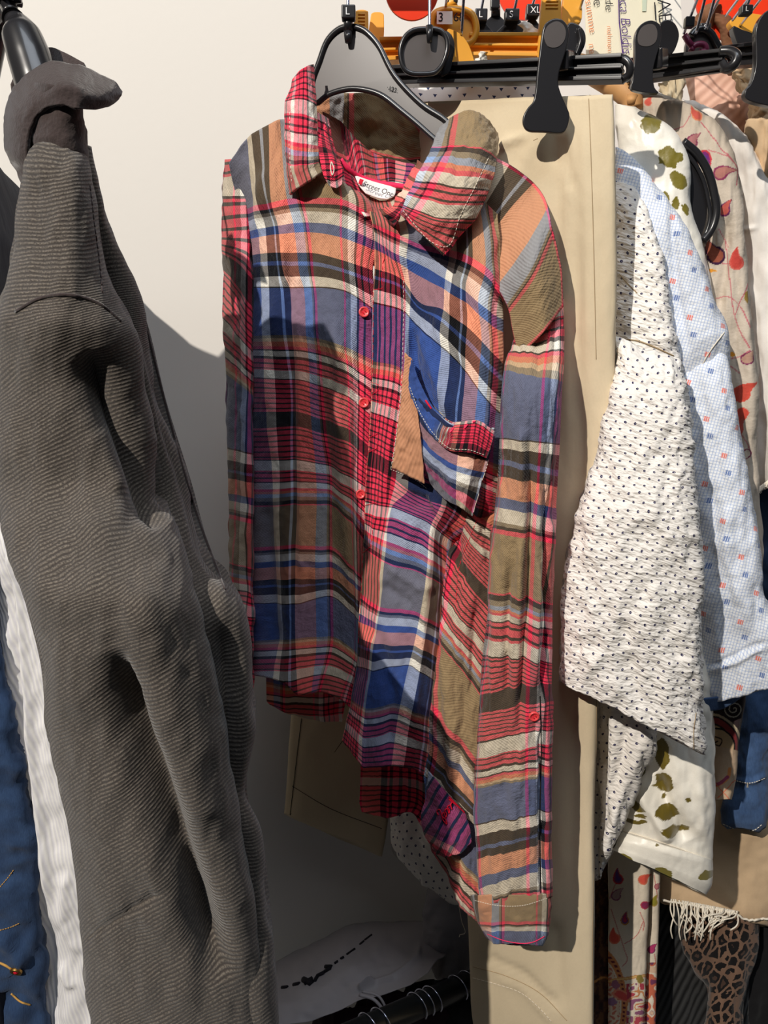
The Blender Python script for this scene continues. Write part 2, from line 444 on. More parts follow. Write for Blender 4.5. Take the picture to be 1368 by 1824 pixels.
def check_material():
    m = NT('blue_checked_cotton', 0.85, 0.1, 0.2); u, v = m.uv()
    a = math.radians(-14); ca, sa = math.cos(a), math.sin(a)
    x = m.math('MULTIPLY_ADD', u, ca, m.math('MULTIPLY', v, -sa)); y = m.math('MULTIPLY_ADD', u, sa, m.math('MULTIPLY', v, ca))
    def fr(s, p, o=0.0): return m.math('FRACT', m.math('DIVIDE', m.math('ADD', s, o), p))
    l1 = m.math('LESS_THAN', fr(x, 5.2), 0.30); l2 = m.math('LESS_THAN', fr(y, 5.2), 0.30)
    c = m.mix(m.math('MULTIPLY', l1, 0.55), lin((238, 240, 242)), lin((150, 172, 215))); c = m.mix(m.math('MULTIPLY', l2, 0.5), c, lin((158, 178, 215)))
    def motif(c, ox, oy, color, P1=62.0, P2=56.0):
        row = m.math('FLOOR', m.math('DIVIDE', m.math('ADD', y, oy), P2))
        xs = m.math('ADD', m.math('ADD', x, ox), m.math('MULTIPLY', row, 17.0))
        fx = m.math('MULTIPLY', m.math('SUBTRACT', fr(xs, P1), 0.5), P1); fy = m.math('MULTIPLY', m.math('SUBTRACT', fr(y, P2, oy), 0.5), P2)
        inn = m.math('MULTIPLY', m.math('LESS_THAN', m.math('ABSOLUTE', fx), 5.0), m.math('LESS_THAN', m.math('ABSOLUTE', fy), 4.6))
        st = m.math('MULTIPLY_ADD', m.math('LESS_THAN', fr(fx, 3.4), 0.6), 0.65, 0.25)
        return m.mix(m.math('MULTIPLY', inn, st), c, color)
    c = motif(c, 0, 0, lin((238, 110, 80))); c = motif(c, 31, 28, lin((80, 110, 170)))
    m.color(c)
    m.bump(m.noise(m.comb(u, v), 0.05, 4.0, 0.6), 0.004, 0.5)
    return m.m
CHECK = check_material()

def print_material(name, rough=0.85, bump=0.003, spec=0.25, bscale=0.05, sheen=0.05):
    m = NT(name, rough, sheen, spec); u, v = m.uv()
    a = m.n('ShaderNodeAttribute'); a.attribute_name = 'print'
    nz = m.noise(m.comb(u, v), 0.6, 2.0); k = m.math('MULTIPLY_ADD', nz, 0.14, 0.93)
    m.color(m.mix(1.0, a.outputs[0], m.comb(k, k, k), 'MULTIPLY'))
    if bump: m.bump(m.noise(m.comb(u, v), bscale, 4.0, 0.55), bump, 0.5)
    return m.m
PRINT = print_material('printed_cotton'); SATIN = print_material('printed_satin', 0.38, 0.003, 0.5, 0.02, 0.2)

def twill_material(name, dark, light, ang, period, rough=0.95, fleck=0.5, bd=0.0012):
    m = NT(name, rough, 0.25, 0.15); u, v = m.uv()
    w_ = m.math('MULTIPLY', m.math('SUBTRACT', m.noise(m.comb(u, v), 0.006, 2.0), 0.5), 36.0)
    a = math.radians(ang)
    mr = m.n('ShaderNodeMapRange', interpolation_type='SMOOTHSTEP'); m.put(mr.inputs[0], v); mr.inputs[1].default_value = 480; mr.inputs[2].default_value = 640; mr.inputs[3].default_value = .12
    x = m.math('ADD', m.math('MULTIPLY_ADD', m.math('MULTIPLY', u, mr.outputs[0]), math.sin(a), m.math('MULTIPLY', v, math.cos(a))), w_)
    s = m.math('MULTIPLY_ADD', m.math('SINE', m.math('MULTIPLY', x, 2 * math.pi / period)), 0.5, 0.5)
    fl = m.noise(m.comb(m.math('MULTIPLY', u, 1.0), m.math('MULTIPLY', v, 1.0)), 0.28, 3.0, 0.7)
    big = m.noise(m.comb(u, v), 0.01, 3.0)
    f = m.math('MULTIPLY', s, m.math('MULTIPLY_ADD', m.math('SUBTRACT', fl, 0.5), fleck * 5, 0.55)); 
    x_ = m.n('ShaderNodeClamp'); m.put(x_.inputs[0], f); f = x_.outputs[0]
    c = m.mix(f, lin(dark), lin(light))
    k = m.math('MULTIPLY_ADD', big, 0.5, 0.75); c = m.mix(1.0, c, m.comb(k, k, k), 'MULTIPLY')
    m.color(c); m.bump(m.math('ADD', s, m.math('MULTIPLY', fl, 1.5)), bd, 0.6)
    return m.m
WOOL = twill_material('ribbed_dark_wool', (62, 56, 52), (124, 115, 104), 30, 6.6, fleck=.8, bd=.0006)
FELT = plain('dark_felt', (62, 52, 50), 1.0, 0.1, 0.35, 500, 0.001, 0.3)
def rib_material(name, a_, b_, period, ang=0.0, bd=0.001):
    m = NT(name, 0.9, 0.1, 0.2); u, v = m.uv(); an = math.radians(ang)
    x = m.math('MULTIPLY_ADD', u, math.cos(an), m.math('MULTIPLY', v, math.sin(an)))
    s = m.math('MULTIPLY_ADD', m.math('SINE', m.math('MULTIPLY', x, 2 * math.pi / period)), 0.5, 0.5)
    m.color(m.mix(s, lin(a_), lin(b_))); m.bump(m.math('ADD', s, m.math('MULTIPLY', m.noise(m.comb(u, v), 0.03, 3.0), 2.0)), bd, 0.6); return m.m
STRIPE = rib_material('white_pinstripe_cotton', (222, 220, 224), (238, 236, 232), 5.5, -14, .0006)
BLACKRIB = rib_material('black_ribbed_knit', (12, 12, 13), (58, 58, 58), 11, 24, 0.002)
PINKRIB = rib_material('pink_rib', (205, 160, 140), (228, 186, 165), 14, 45)
def denim_material(name, c1, c2):
    m = NT(name, 0.95, 0.1, 0.15); u, v = m.uv()
    t = m.noise(m.comb(m.math('MULTIPLY', u, 0.5), m.math('MULTIPLY', v, 0.12)), 1.0, 3.0, 0.7); b = m.noise(m.comb(u, v), 0.022, 3.0)
    f = m.math('ADD', m.math('MULTIPLY', t, 0.5), m.math('MULTIPLY', b, 0.7)); f = m.math('SUBTRACT', f, 0.12)
    m.color(m.mix(f, lin(c1), lin(c2))); m.bump(t, 0.001, 0.5); return m.m
DENIM = denim_material('mid_blue_denim', (24, 44, 80), (92, 122, 165)); DENIMD = denim_material('dark_blue_denim', (14, 26, 52), (66, 92, 130))
def cotton(name, c, bs=0.02, bd=0.004):
    m = NT(name, 0.9, 0.1, 0.2); u, v = m.uv()
    g = m.math('MULTIPLY', m.math('SINE', m.math('MULTIPLY', u, 2.2)), m.math('SINE', m.math('MULTIPLY', v, 2.2)))
    nz = m.noise(m.comb(u, v), 0.25, 3.0); k = m.math('ADD', m.math('MULTIPLY_ADD', nz, 0.10, 0.95), m.math('MULTIPLY', g, 0.02))
    m.color(m.mix(1.0, lin(c), m.comb(k, k, k), 'MULTIPLY'))
    m.bump(m.noise(m.comb(u, m.math('MULTIPLY', v, 0.5)), bs, 3.0, 0.5), bd, 0.5); return m.m
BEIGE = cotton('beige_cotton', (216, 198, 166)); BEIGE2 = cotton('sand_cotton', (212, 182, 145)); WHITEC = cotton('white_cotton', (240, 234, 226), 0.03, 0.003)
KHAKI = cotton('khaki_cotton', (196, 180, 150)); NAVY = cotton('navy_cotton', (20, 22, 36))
def leopard_material():
    m = NT('leopard_print_knit', 0.9, 0.1, 0.2); u, v = m.uv()
    x = m.n('ShaderNodeTexVoronoi', feature='DISTANCE_TO_EDGE'); x.inputs['Scale'].default_value = 1.0; m.t.links.new(m.comb(m.math('ADD', m.math('DIVIDE', u, 15.0), m.math('DIVIDE', v, 60.0)), m.math('DIVIDE', v, 21.0)), x.inputs['Vector'])
    d = m.math('ADD', x.outputs['Distance'], m.math('MULTIPLY', m.math('SUBTRACT', m.noise(m.comb(u, v), 0.13, 2.0), 0.5), 0.30))
    c = m.ramp(d, [(0, lin((122, 94, 76))), (0.105, lin((16, 11, 11))), (0.36, lin((74, 54, 44)))])
    m.color(c); return m.m
LEOPARD = leopard_material()
def tri_material():
    m = NT('white_cotton_navy_triangles', 0.9, 0.1, 0.2); u, v = m.uv()
    row = m.math('FLOOR', m.math('DIVIDE', v, 14.0)); xs = m.math('FRACT', m.math('ADD', m.math('DIVIDE', u, 24.0), m.math('MULTIPLY', m.math('MODULO', row, 2.0), 0.5)))
    fx = m.math('MULTIPLY', m.math('ABSOLUTE', m.math('SUBTRACT', xs, 0.5)), 24.0); fy = m.math('MULTIPLY', m.math('FRACT', m.math('DIVIDE', v, 14.0)), 14.0)
    t = m.math('LESS_THAN', m.math('MULTIPLY_ADD', fx, 1.7, fy), 7.0)
    t = m.math('MULTIPLY', t, m.math('GREATER_THAN', fy, 1.0))
    m.color(m.mix(t, lin((235, 232, 228)), lin((45, 55, 90)))); return m.m
TRI = tri_material()
def wall_material():
    m = NT('white_painted_wall', 0.75, 0, 0.2); nz = m.noise(None, 90.0, 3.0)
    m.color(m.mix(m.noise(None, 2.0, 3.0), lin((226, 221, 213)), lin((230, 225, 217)))); m.bump(nz, 0.0006, 0.3); return m.m
WALL = wall_material()
PLASTIC = plain('black_plastic', (36, 35, 37), 0.28, 0.5, 0.0, coat=0.3)
PLASTIC_REFL = plain('black_plastic_reflection', (84, 78, 76), 0.36, 0.5, 0.0)  # same black plastic, room reflection painted in as a lighter grey
YELLOW = plain('amber_plastic', (236, 166, 52), 0.4, 0.5, 0.0)
METAL = plain('chrome_wire', (200, 205, 225), 0.22, 0.5, 0.0, metallic=1.0)
STEELB = plain('black_steel_tube', (24, 27, 29), 0.3, 0.5, 0.0)
REDP = plain('red_plastic_disc', (244, 62, 28), 0.3, 0.5, 0.0)
PAPER = plain('cream_paper', (240, 232, 205), 0.9, 0.2, 0.03, 60, 0.0)
PAPERW = plain('white_paper', (246, 240, 228), 0.9, 0.2, 0.03, 60, 0.0)
TAPE = plain('pale_green_tape', (205, 214, 190), 0.6, 0.3, 0.0)
INKB = plain('black_ink', (30, 28, 34), 0.8, 0.2, 0.0); INKV = plain('violet_ink', (84, 52, 130), 0.8, 0.2, 0.0); INKO = plain('orange_ink', (240, 140, 80), 0.8, 0.2, 0.0)
WHITEP = plain('white_print', (235, 235, 235), 0.6, 0.3, 0.0); LABELW = plain('white_label_cloth', (246, 240, 236), 0.8, 0.2, 0.05)
PINK = plain('hot_pink_tape', (255, 48, 96), 0.6, 0.3, 0.06, 900, 0.0006); REDT = plain('red_thread', (225, 18, 52), 0.7, 0.3, 0.05)
BUTTON = plain('coral_button', (240, 78, 80), 0.3, 0.5, 0.04)
STITCHY = plain('golden_thread', (196, 150, 80), 0.8, 0.2, 0.0); STITCHW = plain('pale_thread', (232, 222, 205), 0.9, 0.2, 0.0); STITCHT = plain('tan_thread', (165, 142, 110), 0.9, 0.2, 0.0)
STITCHK = plain('dark_thread', (30, 26, 26), 0.9, 0.2, 0.0)
BRASS = plain('brass_stud', (150, 115, 62), 0.35, 0.5, 0.0, metallic=0.9)
BROWN = plain('brown_suede', (124, 86, 62), 0.95, 0.2, 0.35, 120, 0.001)
WOOD = plain('pale_wood', (212, 160, 104), 0.6, 0.4, 0.15, 40, 0.0)
CARRIER = plain('white_plastic_film', (165, 160, 164), 0.5, 0.4, 0.05, 20, 0.002)
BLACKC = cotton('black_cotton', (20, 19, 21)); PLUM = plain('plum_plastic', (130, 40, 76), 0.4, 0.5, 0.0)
DARKPURP = cotton('dark_plum_cloth', (44, 26, 34))
FRINGE = plain('white_fringe_thread', (236, 226, 208), 0.95, 0.2, 0.0)
BLIND = plain('floor_grey', (70, 68, 66), 0.7, 0.3, 0.1, 10)
from mathutils.bvhtree import BVHTree
_bvh = {}
def ray(px, py):
    p = Q(px, py, 1.0); o = Vector((0, 0, CAMZ)); return o, (p - o).normalized()
def on(obj, px, py, lift=0.0008):
    if obj.name not in _bvh:
        me = obj.data
        _bvh[obj.name] = BVHTree.FromPolygons([v.co.copy() for v in me.vertices], [tuple(p.vertices) for p in me.polygons])
    o, d = ray(px, py)
    h = _bvh[obj.name].ray_cast(o, d)
    if h[0] is None:
        h = _bvh[obj.name].find_nearest(Q(px, py, 0.72))
    return h[0] - d * lift
def seam(name, obj, pts, mat, r=0.0004, lift=0.0006, n=40, parent=None, dash=0):
    A = smooth_path([(a, b, 0) for a, b in pts], n)
    W = [on(obj, a[0], a[1], lift) for a in A]
    mb = MB()
    if dash:
        for i in range(0, len(W) - dash, dash + max(1, dash // 2)): mb.tube(W[i:i + dash + 1], r, 5)
    else: mb.tube(W, r, 6)
    return mb.build(name, mat, parent or obj)
def disc(name, obj, px, py, r, th, mat, parent, holes=True):
    c = on(obj, px, py, th * 0.4)
    e = 6.0
    n = (on(obj, px + e, py) - on(obj, px - e, py)).cross(on(obj, px, py - e) - on(obj, px, py + e)).normalized()
    if n.dot(Vector((0, 0, CAMZ)) - c) < 0: n = -n
    x = n.orthogonal().normalized(); y = n.cross(x)
    prof = [(0, th * .55), (r * .62, th * .55), (r * .72, th * .95), (r * .92, th), (r, th * .6), (r * .98, 0)]
    V = []; Fc = []; seg = 28
    for (rr, h) in prof:
        for s in range(seg):
            a = 2 * math.pi * s / seg; V.append(c + n * h + (x * math.cos(a) + y * math.sin(a)) * rr)
    for i in range(len(prof) - 1):
        for s in range(seg): Fc.append([i * seg + s, i * seg + (s + 1) % seg, (i + 1) * seg + (s + 1) % seg, (i + 1) * seg + s])
    o = mesh_obj(name, V, Fc, mat, parent)
    mb = MB()
    for sx in (-1, 1): mb.tube([c + n * th * .7 + x * sx * r * .25 - y * r * .3, c + n * th * 1.0 + x * sx * r * .25, c + n * th * .7 + x * sx * r * .25 + y * r * .3], r * .09, 6)
    mb.build('thread', REDT, o)
    return o

# ------------------------------------------------------------------ setting
WY = 1.12
def struct(name, V, Fc, mat):
    o = mesh_obj(name, V, Fc, mat, None, smooth=False); o['kind'] = 'structure'; return o
def boxm(x0, x1, y0, y1, z0, z1):
    V = [(x, y, z) for z in (z0, z1) for y in (y0, y1) for x in (x0, x1)]
    return V, [[0, 2, 3, 1], [4, 5, 7, 6], [0, 1, 5, 4], [2, 6, 7, 3], [0, 4, 6, 2], [1, 3, 7, 5]]
struct('wall_back', *boxm(-3, 3, WY, WY + 0.1, 0, 3.5), WALL)
struct('wall_left', *boxm(-3.1, -3, -3, WY + 0.1, 0, 3.5), WALL)
struct('floor', *boxm(-3.1, 3, -3, WY + 0.1, -0.1, 0), BLIND)

# garment rail above the frame, with wall brackets
RZ, RY, RR = 1.875, 0.74, 0.0125
rail = empty('garment_rail', 'black steel upper rail that all the clothes hangers hook over', 'clothes rail')
MB().tube([(-.355, RY, RZ), (1.3, RY, RZ)], RR, 20).build('tube', STEELB, rail)
for x in (.55, 1.2):
    MB().tube([(x, RY, RZ - .012), (x, RY, RZ - .05), (x, RY + .03, RZ - .07), (x, WY, RZ - .07)], .009, 12).build('bracket', STEELB, rail)
    MB().tube([(x, WY - .006, RZ - .07), (x, WY + .0, RZ - .07)], .03, 20).build('flange', STEELB, rail)

def hook(px, py, Y, parent, r=0.0014, name='hook'):
    p = Q(px, py, Y); R_ = RR + 0.003
    pts = [p, Vector((p.x, (p.y + RY + R_) / 2 if abs(p.y - RY) > .03 else RY + R_, (p.z + RZ) / 2)), Vector((p.x, RY + R_, RZ - .004))]
    for k in range(0, 9):
        a = math.radians(k * 24); pts.append(Vector((p.x, RY + R_ * math.cos(a), RZ + R_ * math.sin(a))))
    return MB().tube(pts, r, 10, 40).build(name, METAL, parent)
def cube_tag(px0, py0, px1, py1, Y, txt, parent, mat=PLASTIC):
    a = Q(px0, py1, Y); b = Q(px1, py0, Y); cx = (a + b) / 2; wx = (b.x - a.x) / 2; hz = (b.z - a.z) / 2
    o = MB().box(cx + Vector((0, wx * .8, 0)), (wx, 0, 0), (0, wx * .8, 0), (0, 0, hz)).build('size_cube', mat, parent, bevel=.0012)
    if txt:
        s = hz * 1.5
        text_obj('size_letter', txt, (cx.x - wx * .45, cx.y - .0006, cx.z - hz * .55), (1, 0, 0), (0, 0, 1), s, WHITEP, o, .0002)
    return o

# ------------------------------------------------------------------ beige trousers (centre) on clip hanger
trousers = empty('trousers', 'long beige cotton trousers clipped by the waist behind the plaid shirt', 'trousers')
tb = loft('legs', [
    (742, 182, 1092, 168, .82, .700, .010), (744, 215, 1094, 205, .82, .700, .014), (748, 320, 1096, 320, .82, .700, .020), (752, 500, 1098, 500, .82, .703, .024),
    (760, 700, 1097, 700, .82, .705, .026), (775, 900, 1086, 900, .82, .707, .027), (790, 1100, 1073, 1100, .82, .710, .028), (805, 1300, 1063, 1300, .82, .714, .028),
    (822, 1500, 1059, 1500, .82, .718, .028), (834, 1640, 1058, 1640, .82, .718, .028), (838, 1740, 1057, 1740, .82, .718, .027), (842, 1810, 1057, 1840, .82, .718, .026), (850, 1860, 1057, 1880, .82, .718, .024)],
    BEIGE, trousers, n=(220, 120), pw=.45, wrinkle=(.0012, 45, 160), seed=11,
    folds=[([(958, 240), (925, 320), (905, 420)], 5, .004), ([(948, 240), (890, 262), (820, 290)], 6, .004), ([(1000, 240), (1020, 340)], 6, -.003), ([(975, 160), (985, 300)], 14, -.004), ([(905, 240), (900, 300), (925, 360)], 9, .003), ([(1040, 200), (1046, 640)], 14, .003), ([(990, 240), (985, 640), (1000, 900)], 16, -.005), ([(1030, 300), (1025, 640), (1030, 1000), (1015, 1700)], 18, -.005),
           ([(880, 1740), (930, 1760), (985, 1824)], 5, .0022), ([(860, 1700), (935, 1735), (1000, 1800)], 6, -.003), ([(890, 1240), (900, 1560), (870, 1700)], 22, .004), ([(985, 1640), (1000, 1800)], 14, -.004),
           ([(895, 255), (935, 240)], 5, .002), ([(870, 1640), (874, 1740)], 4, .0012)])
seam('outseam', tb, [(1048, 160), (1052, 260), (1057, 420), (1062, 640)], STITCHT, .0003, .0003, 60)
seam('outseam', tb, [(1063, 1242), (1060, 1450), (1056, 1640), (1055, 1815)], STITCHT, .0003, .0003, 60)
seam('pleat_stitch', tb, [(950, 250), (958, 247)], STITCHT, .0003, .0003, 10)
seam('hem_stitch', tb, [(842, 1742), (880, 1752), (930, 1770), (965, 1800), (985, 1823)], STITCHW, .00035, .0004, 90, dash=3)
seam('hem_stitch', tb, [(842, 1722), (900, 1738), (960, 1768), (1010, 1818)], STITCHT, .0004, .0003, 60)

def clip_jaw(mb, dx, dy, Y, s=1.0, th=.006):
    o = [(965, 64), (970, 44), (980, 35), (992, 32), (1004, 36), (1013, 50), (1013, 72), (1004, 104), (996, 130), (995, 150), (1001, 170), (1010, 190), (1015, 205), (1011, 226), (1000, 237), (968, 235), (944, 234), (933, 224), (932, 208), (940, 192), (950, 180), (954, 162), (957, 130), (961, 96)]
    mb.prism([(992 + (x - 992) * s + dx, 32 + (y - 32) * s + dy) for x, y in rpoly(o, 4)], Y, th)
ch = empty('clip_hanger', 'black plastic clip hanger with oval centre plate holding the beige trousers', 'clothes hanger')
# bar with two flanges
def hbar(parent, x0, yt0, yb0, Y0, x1, yt1, yb1, Y1, mat=PLASTIC, name='bar'):
    mb = MB()
    mb.beam(Q(x0, (yt0 + yb0) / 2, Y0), Q(x1, (yt1 + yb1) / 2, Y1), (Q(x0, yt0, Y0) - Q(x0, yb0, Y0)).length * .92, .003)
    for f, hh in ((.06, .0035), (.52, .0025), (.94, .0035)):
        a = Q(x0, yt0 + (yb0 - yt0) * f, Y0); b = Q(x1, yt1 + (yb1 - yt1) * f, Y1)
        mb.beam(a, b, hh, .014)
    return mb.build(name, mat, parent, bevel=.0006)
hbar(ch, 690, 122, 152, .81, 1110, 100, 145, .70)
MB().tube([Q(1100, 104, .702), Q(1113, 106, .698), Q(1122, 118, .696), Q(1120, 134, .698), Q(1108, 142, .702)], .0035, 10, 24).build('end_loop', PLASTIC, ch)
pl = [(713, 92), (719, 70), (731, 57), (748, 52), (780, 53), (793, 64), (797, 84), (791, 108), (781, 124), (768, 131), (734, 131), (718, 119)]
plo = rpoly(pl, 5)
MB().prism(plo, .755, .004).build('centre_plate', PLASTIC_REFL, ch)
MB().tube([Q(x, y, .753) for x, y in plo], .0022, 8, closed=True).build('plate_rim', PLASTIC, ch)
MB().prism([(x + 10, y + 1) for x, y in rpoly([(783, 54), (793, 60), (800, 80), (796, 108), (790, 126), (776, 130), (784, 110), (787, 84), (783, 66)], 4)], .765, .012).build('plate_side', PLASTIC, ch)
MB().tube([Q(765, 76, .748), Q(765, 62, .748), Q(765, 46, .748)], [.0022, .0030, .0034], 12).build('hook_socket', PLASTIC, ch)
hook(765, 62, .748, ch)
mb = MB(); clip_jaw(mb, 0, 0, .698, th=.004); j = mb.build('front_jaw', PLASTIC, ch, bevel=.0012)
MB().prism(rpoly([(969, 64), (974, 48), (984, 40), (994, 38), (1004, 45), (1008, 58), (1004, 74), (992, 84), (976, 82)], 4), .6975, .001).build('thumb_rest', PLASTIC_REFL, j)
MB().prism(rpoly([(1012, 42), (1028, 42), (1041, 54), (1044, 72), (1038, 90), (1028, 104), (1006, 108), (1003, 80)], 4), .73, .008).build('back_jaw', PLASTIC, ch, bevel=.0015)
MB().tube([Q(1030, 50, .727), Q(1034, 72, .727), Q(1026, 98, .727)], .0016, 8, 16).build('jaw_rib', PLASTIC, ch)
MB().beam(Q(1000, 108, .704), Q(1014, 108, .73), .016, .012).build('clip_spring_block', PLASTIC, ch, bevel=.002)

# ------------------------------------------------------------------ plaid shirt
shirt = empty('plaid_shirt', 'plaid button-front shirt in coral, blue, tan and black with chest pocket', 'shirt')
def grid(vs, xs, ys, us, Ys):
    out = []
    for i in range(len(vs)):
        row = []
        for j in range(len(xs[i])):
            v = vs[i][j] if hasattr(vs[i], '__len__') else vs[i]
            u = us[i][j] if hasattr(us[0], '__len__') else us[j]
            Y = Ys[i][j] if hasattr(Ys[0], '__len__') else Ys[j]
            row.append((xs[i][j], ys[i][j], Y, u, v))
        out.append(row)
    return out
UA = [-24, 0, 33, 48, 87, 147, 196]
rowsA = [
 (-175, [408, 440, 460, 478, 508, 560, 650], [290, 247, 232, 222, 212, 250, 352]),
 (-108, [427, 452, 476, 484, 530, 606, 676], [377, 368, 364, 362, 353, 356, 395]),
 (-82, [433, 459, 486, 494, 540, 605, 676], [412, 405, 400, 399, 393, 399, 430]),
 (-45, [440, 463, 491, 500, 547, 608, 664], [456, 452, 450, 450, 450, 463, 482]),
 (-18, [441, 464, 495, 506, 551, 611, 668], [497, 493, 492, 492, 492, 501, 529]),
 (0, [441, 465, 498, 513, 555, 613, 670], [513, 513, 513, 513, 513, 519, 556]),
 (88, [441, 468, 503, 517, 560, 613, 672], [598, 597, 596, 596, 601, 616, 644]),
 (107, [441, 470, 506, 520, 563, 617, 670], [620, 620, 621, 621, 627, 645, 680]),
 (220, [441, 475, 513, 524, 570, 621, 664], [732, 732, 732, 732, 745, 763, 800]),
 (245, [441, 477, 513, 525, 572, 622, 662], [760, 759, 757, 757, 769, 785, 822]),
 (305, [441, 484, 513, 526, 580, 624, 658], [820, 820, 820, 820, 830, 850, 872]),
 (375, [441, 486, 514, 527, 583, 626, 652], [890, 890, 888, 888, 889, 918, 955]),
 (459, [443, 487, 512, 524, 583, 629, 648], [976, 974, 972, 972, 973, 1010, 1030]),
 (522, [443, 488, 512, 523, 584, 631, 646], [1035, 1033, 1033, 1033, 1030, 1064, 1075]),
 (567, [443, 489, 513, 524, 584, 632, 648], [1075, 1077, 1078, 1078, 1063, 1100, 1110]),
 (655, [444, 492, 514, 525, 585, 631, 642], [1141, 1140, 1139, 1138, 1133, 1160, 1170]),
 ([717, 725, 735, 752, 760, 770, 785], [446, 485, 512, 530, 565, 605, 628], [1203, 1210, 1222, 1237, 1233, 1246, 1265])]
YA = [.80, .765, .752, .750, .748, .742, .750]
YAg = []
for i, r in enumerate(rowsA):
    f = i / (len(rowsA) - 1)
    top = [.80, .765, .755, .752, .752, .750, .755]
    YAg.append([YA[k] + (.012 * f if k in (0,) else 0) for k in range(7)] if i > 0 else [.78, .765, .765, .765, .77, .775, .78])
pa = sheet('left_front', grid([r[0] for r in rowsA], [r[1] for r in rowsA], [r[2] for r in rowsA], UA, YAg), PLAID, shirt, n=(260, 120), seed=21, wrinkle=(.0016, 34, 70),
    folds=[([(516, 420), (518, 700), (524, 1100)], 9, -.006), ([(600, 560), (606, 800), (625, 1050)], 10, .004), ([(580, 700), (586, 1000)], 12, -.005), ([(640, 560), (636, 900), (628, 1200)], 8, -.004), ([(470, 300), (452, 420)], 10, .003), ([(475, 880), (490, 1180)], 10, -.004), ([(550, 300), (620, 380)], 14, .003), ([(600, 850), (560, 1050)], 12, .003)])
# far (left) sleeve
sl = loft('sleeve', [(400, 284, 442, 282, .83, .80, .02, 340), (396, 340, 446, 340, .84, .80, .028, 310), (396, 420, 450, 420, .845, .80, .032, 275), (398, 480, 452, 505, .845, .80, .034, 235), (400, 560, 452, 590, .85, .80, .035, 180),
    (402, 650, 452, 670, .85, .80, .035, 110), (405, 800, 452, 805, .85, .80, .035, 0), (408, 950, 452, 955, .85, .80, .034, -130), (410, 1080, 452, 1085, .855, .80, .033, -250), (418, 1180, 452, 1180, .855, .80, .030, -340), (424, 1240, 452, 1240, .855, .81, .026, -400)],
    PLAID, shirt, n=(200, 64), seed=31, wrinkle=(.002, 20, 50), uoff=130 - 400)
# right front
UC = [-140, -80, -62, 0, 33, 48, 87, 100]
rowsC = [
 (-175, [655, 690, 720, 775, 820, 835, 865, 885], [350, 355, 350, 330, 320, 330, 360, 380]),
 (-108, [662, 708, 740, 801, 830, 842, 880, 900], [398, 418, 433, 446, 455, 461, 492, 530]),
 (-82, [666, 707, 735, 792, 818, 828, 870, 899], [425, 450, 462, 493, 508, 514, 548, 566]),
 (-45, [666, 717, 740, 790, 818, 832, 874, 897], [478, 499, 531, 552, 573, 582, 625, 648]),
 (-18, [665, 719, 737, 785, 815, 828, 870, 896], [514, 532, 552, 592, 625, 637, 688, 712]),
 (0, [664, 719, 735, 786, 818, 828, 868, 896], [540, 556, 573, 618, 650, 662, 715, 742]),
 (88, [663, 716, 731, 783, 808, 820, 860, 894], [642, 658, 690, 730, 765, 775, 815, 830]),
 (107, [662, 714, 728, 783, 808, 820, 860, 892], [668, 684, 712, 755, 785, 797, 835, 850]),
 (220, [656, 700, 745, 790, 812, 824, 855, 890], [800, 822, 850, 870, 880, 890, 905, 915]),
 (245, [654, 698, 745, 788, 808, 820, 848, 880], [826, 848, 880, 895, 905, 915, 930, 940]),
 (305, [650, 690, 702, 768, 785, 792, 805, 815], [894, 903, 905, 935, 950, 955, 965, 970]),
 (375, [647, 678, 692, 760, 780, 787, 798, 806], [962, 983, 990, 1012, 1025, 1030, 1040, 1045]),
 (459, [642, 672, 680, 748, 773, 779, 788, 794], [1058, 1080, 1083, 1092, 1108, 1112, 1120, 1125]),
 (522, [638, 658, 668, 737, 768, 775, 782, 788], [1135, 1145, 1150, 1150, 1165, 1170, 1178, 1180]),
 (567, [636, 655, 665, 728, 765, 770, 778, 784], [1188, 1193, 1197, 1187, 1208, 1212, 1218, 1222]),
 (655, [626, 645, 655, 713, 755, 762, 770, 776], [1245, 1258, 1262, 1255, 1273, 1276, 1282, 1286]),
 ([755, 762, 765, 765, 770, 772, 775, 776], [611, 635, 650, 697, 745, 754, 762, 768], [1319, 1352, 1368, 1366, 1374, 1380, 1388, 1392])]
YC = []
for i, r in enumerate(rowsC):
    f = i / (len(rowsC) - 1)
    base = [.738, .724, .722, .700, .690, .687, .680, .690]
    low = [.740, .725, .722, .712, .716, .722, .735, .745]
    k = min(1, max(0, (i - 7) / 4))
    YC.append([a + (b - a) * k for a, b in zip(base, low)])
YC[0] = [.775, .765, .76, .735, .715, .71, .705, .70]
pc = sheet('right_front', grid([r[0] for r in rowsC], [r[1] for r in rowsC], [r[2] for r in rowsC], UC, YC), PLAID, shirt, n=(300, 130), seed=22, wrinkle=(.0020, 26, 60),
    folds=[([(735, 580), (740, 700), (742, 840), (700, 845)], 9, -.007), ([(750, 590), (800, 740)], 10, .004), ([(700, 620), (690, 830), (655, 1000)], 9, .003), ([(690, 1010), (745, 1045), (775, 1040)], 9, .004), ([(680, 1040), (735, 1080)], 9, -.003),
           ([(660, 1100), (700, 1250), (690, 1350)], 14, -.006), ([(770, 930), (755, 1100), (735, 1300)], 9, .006), ([(710, 860), (770, 880), (800, 960)], 7, .004)])
seam('placket_stitch', pc, [(719, 500), (718, 600), (714, 690), (702, 800), (696, 836)], STITCHW, .00028, .0004, 120, dash=2)
seam('placket_stitch', pc, [(664, 440), (665, 540), (664, 640), (658, 760), (650, 900), (644, 1040), (638, 1150)], REDT, .00028, .0004, 160, dash=2)
seam('seam_stitch', pc, [(696, 836), (720, 846), (745, 858), (762, 872)], STITCHW, .0003, .0004, 50, dash=2)
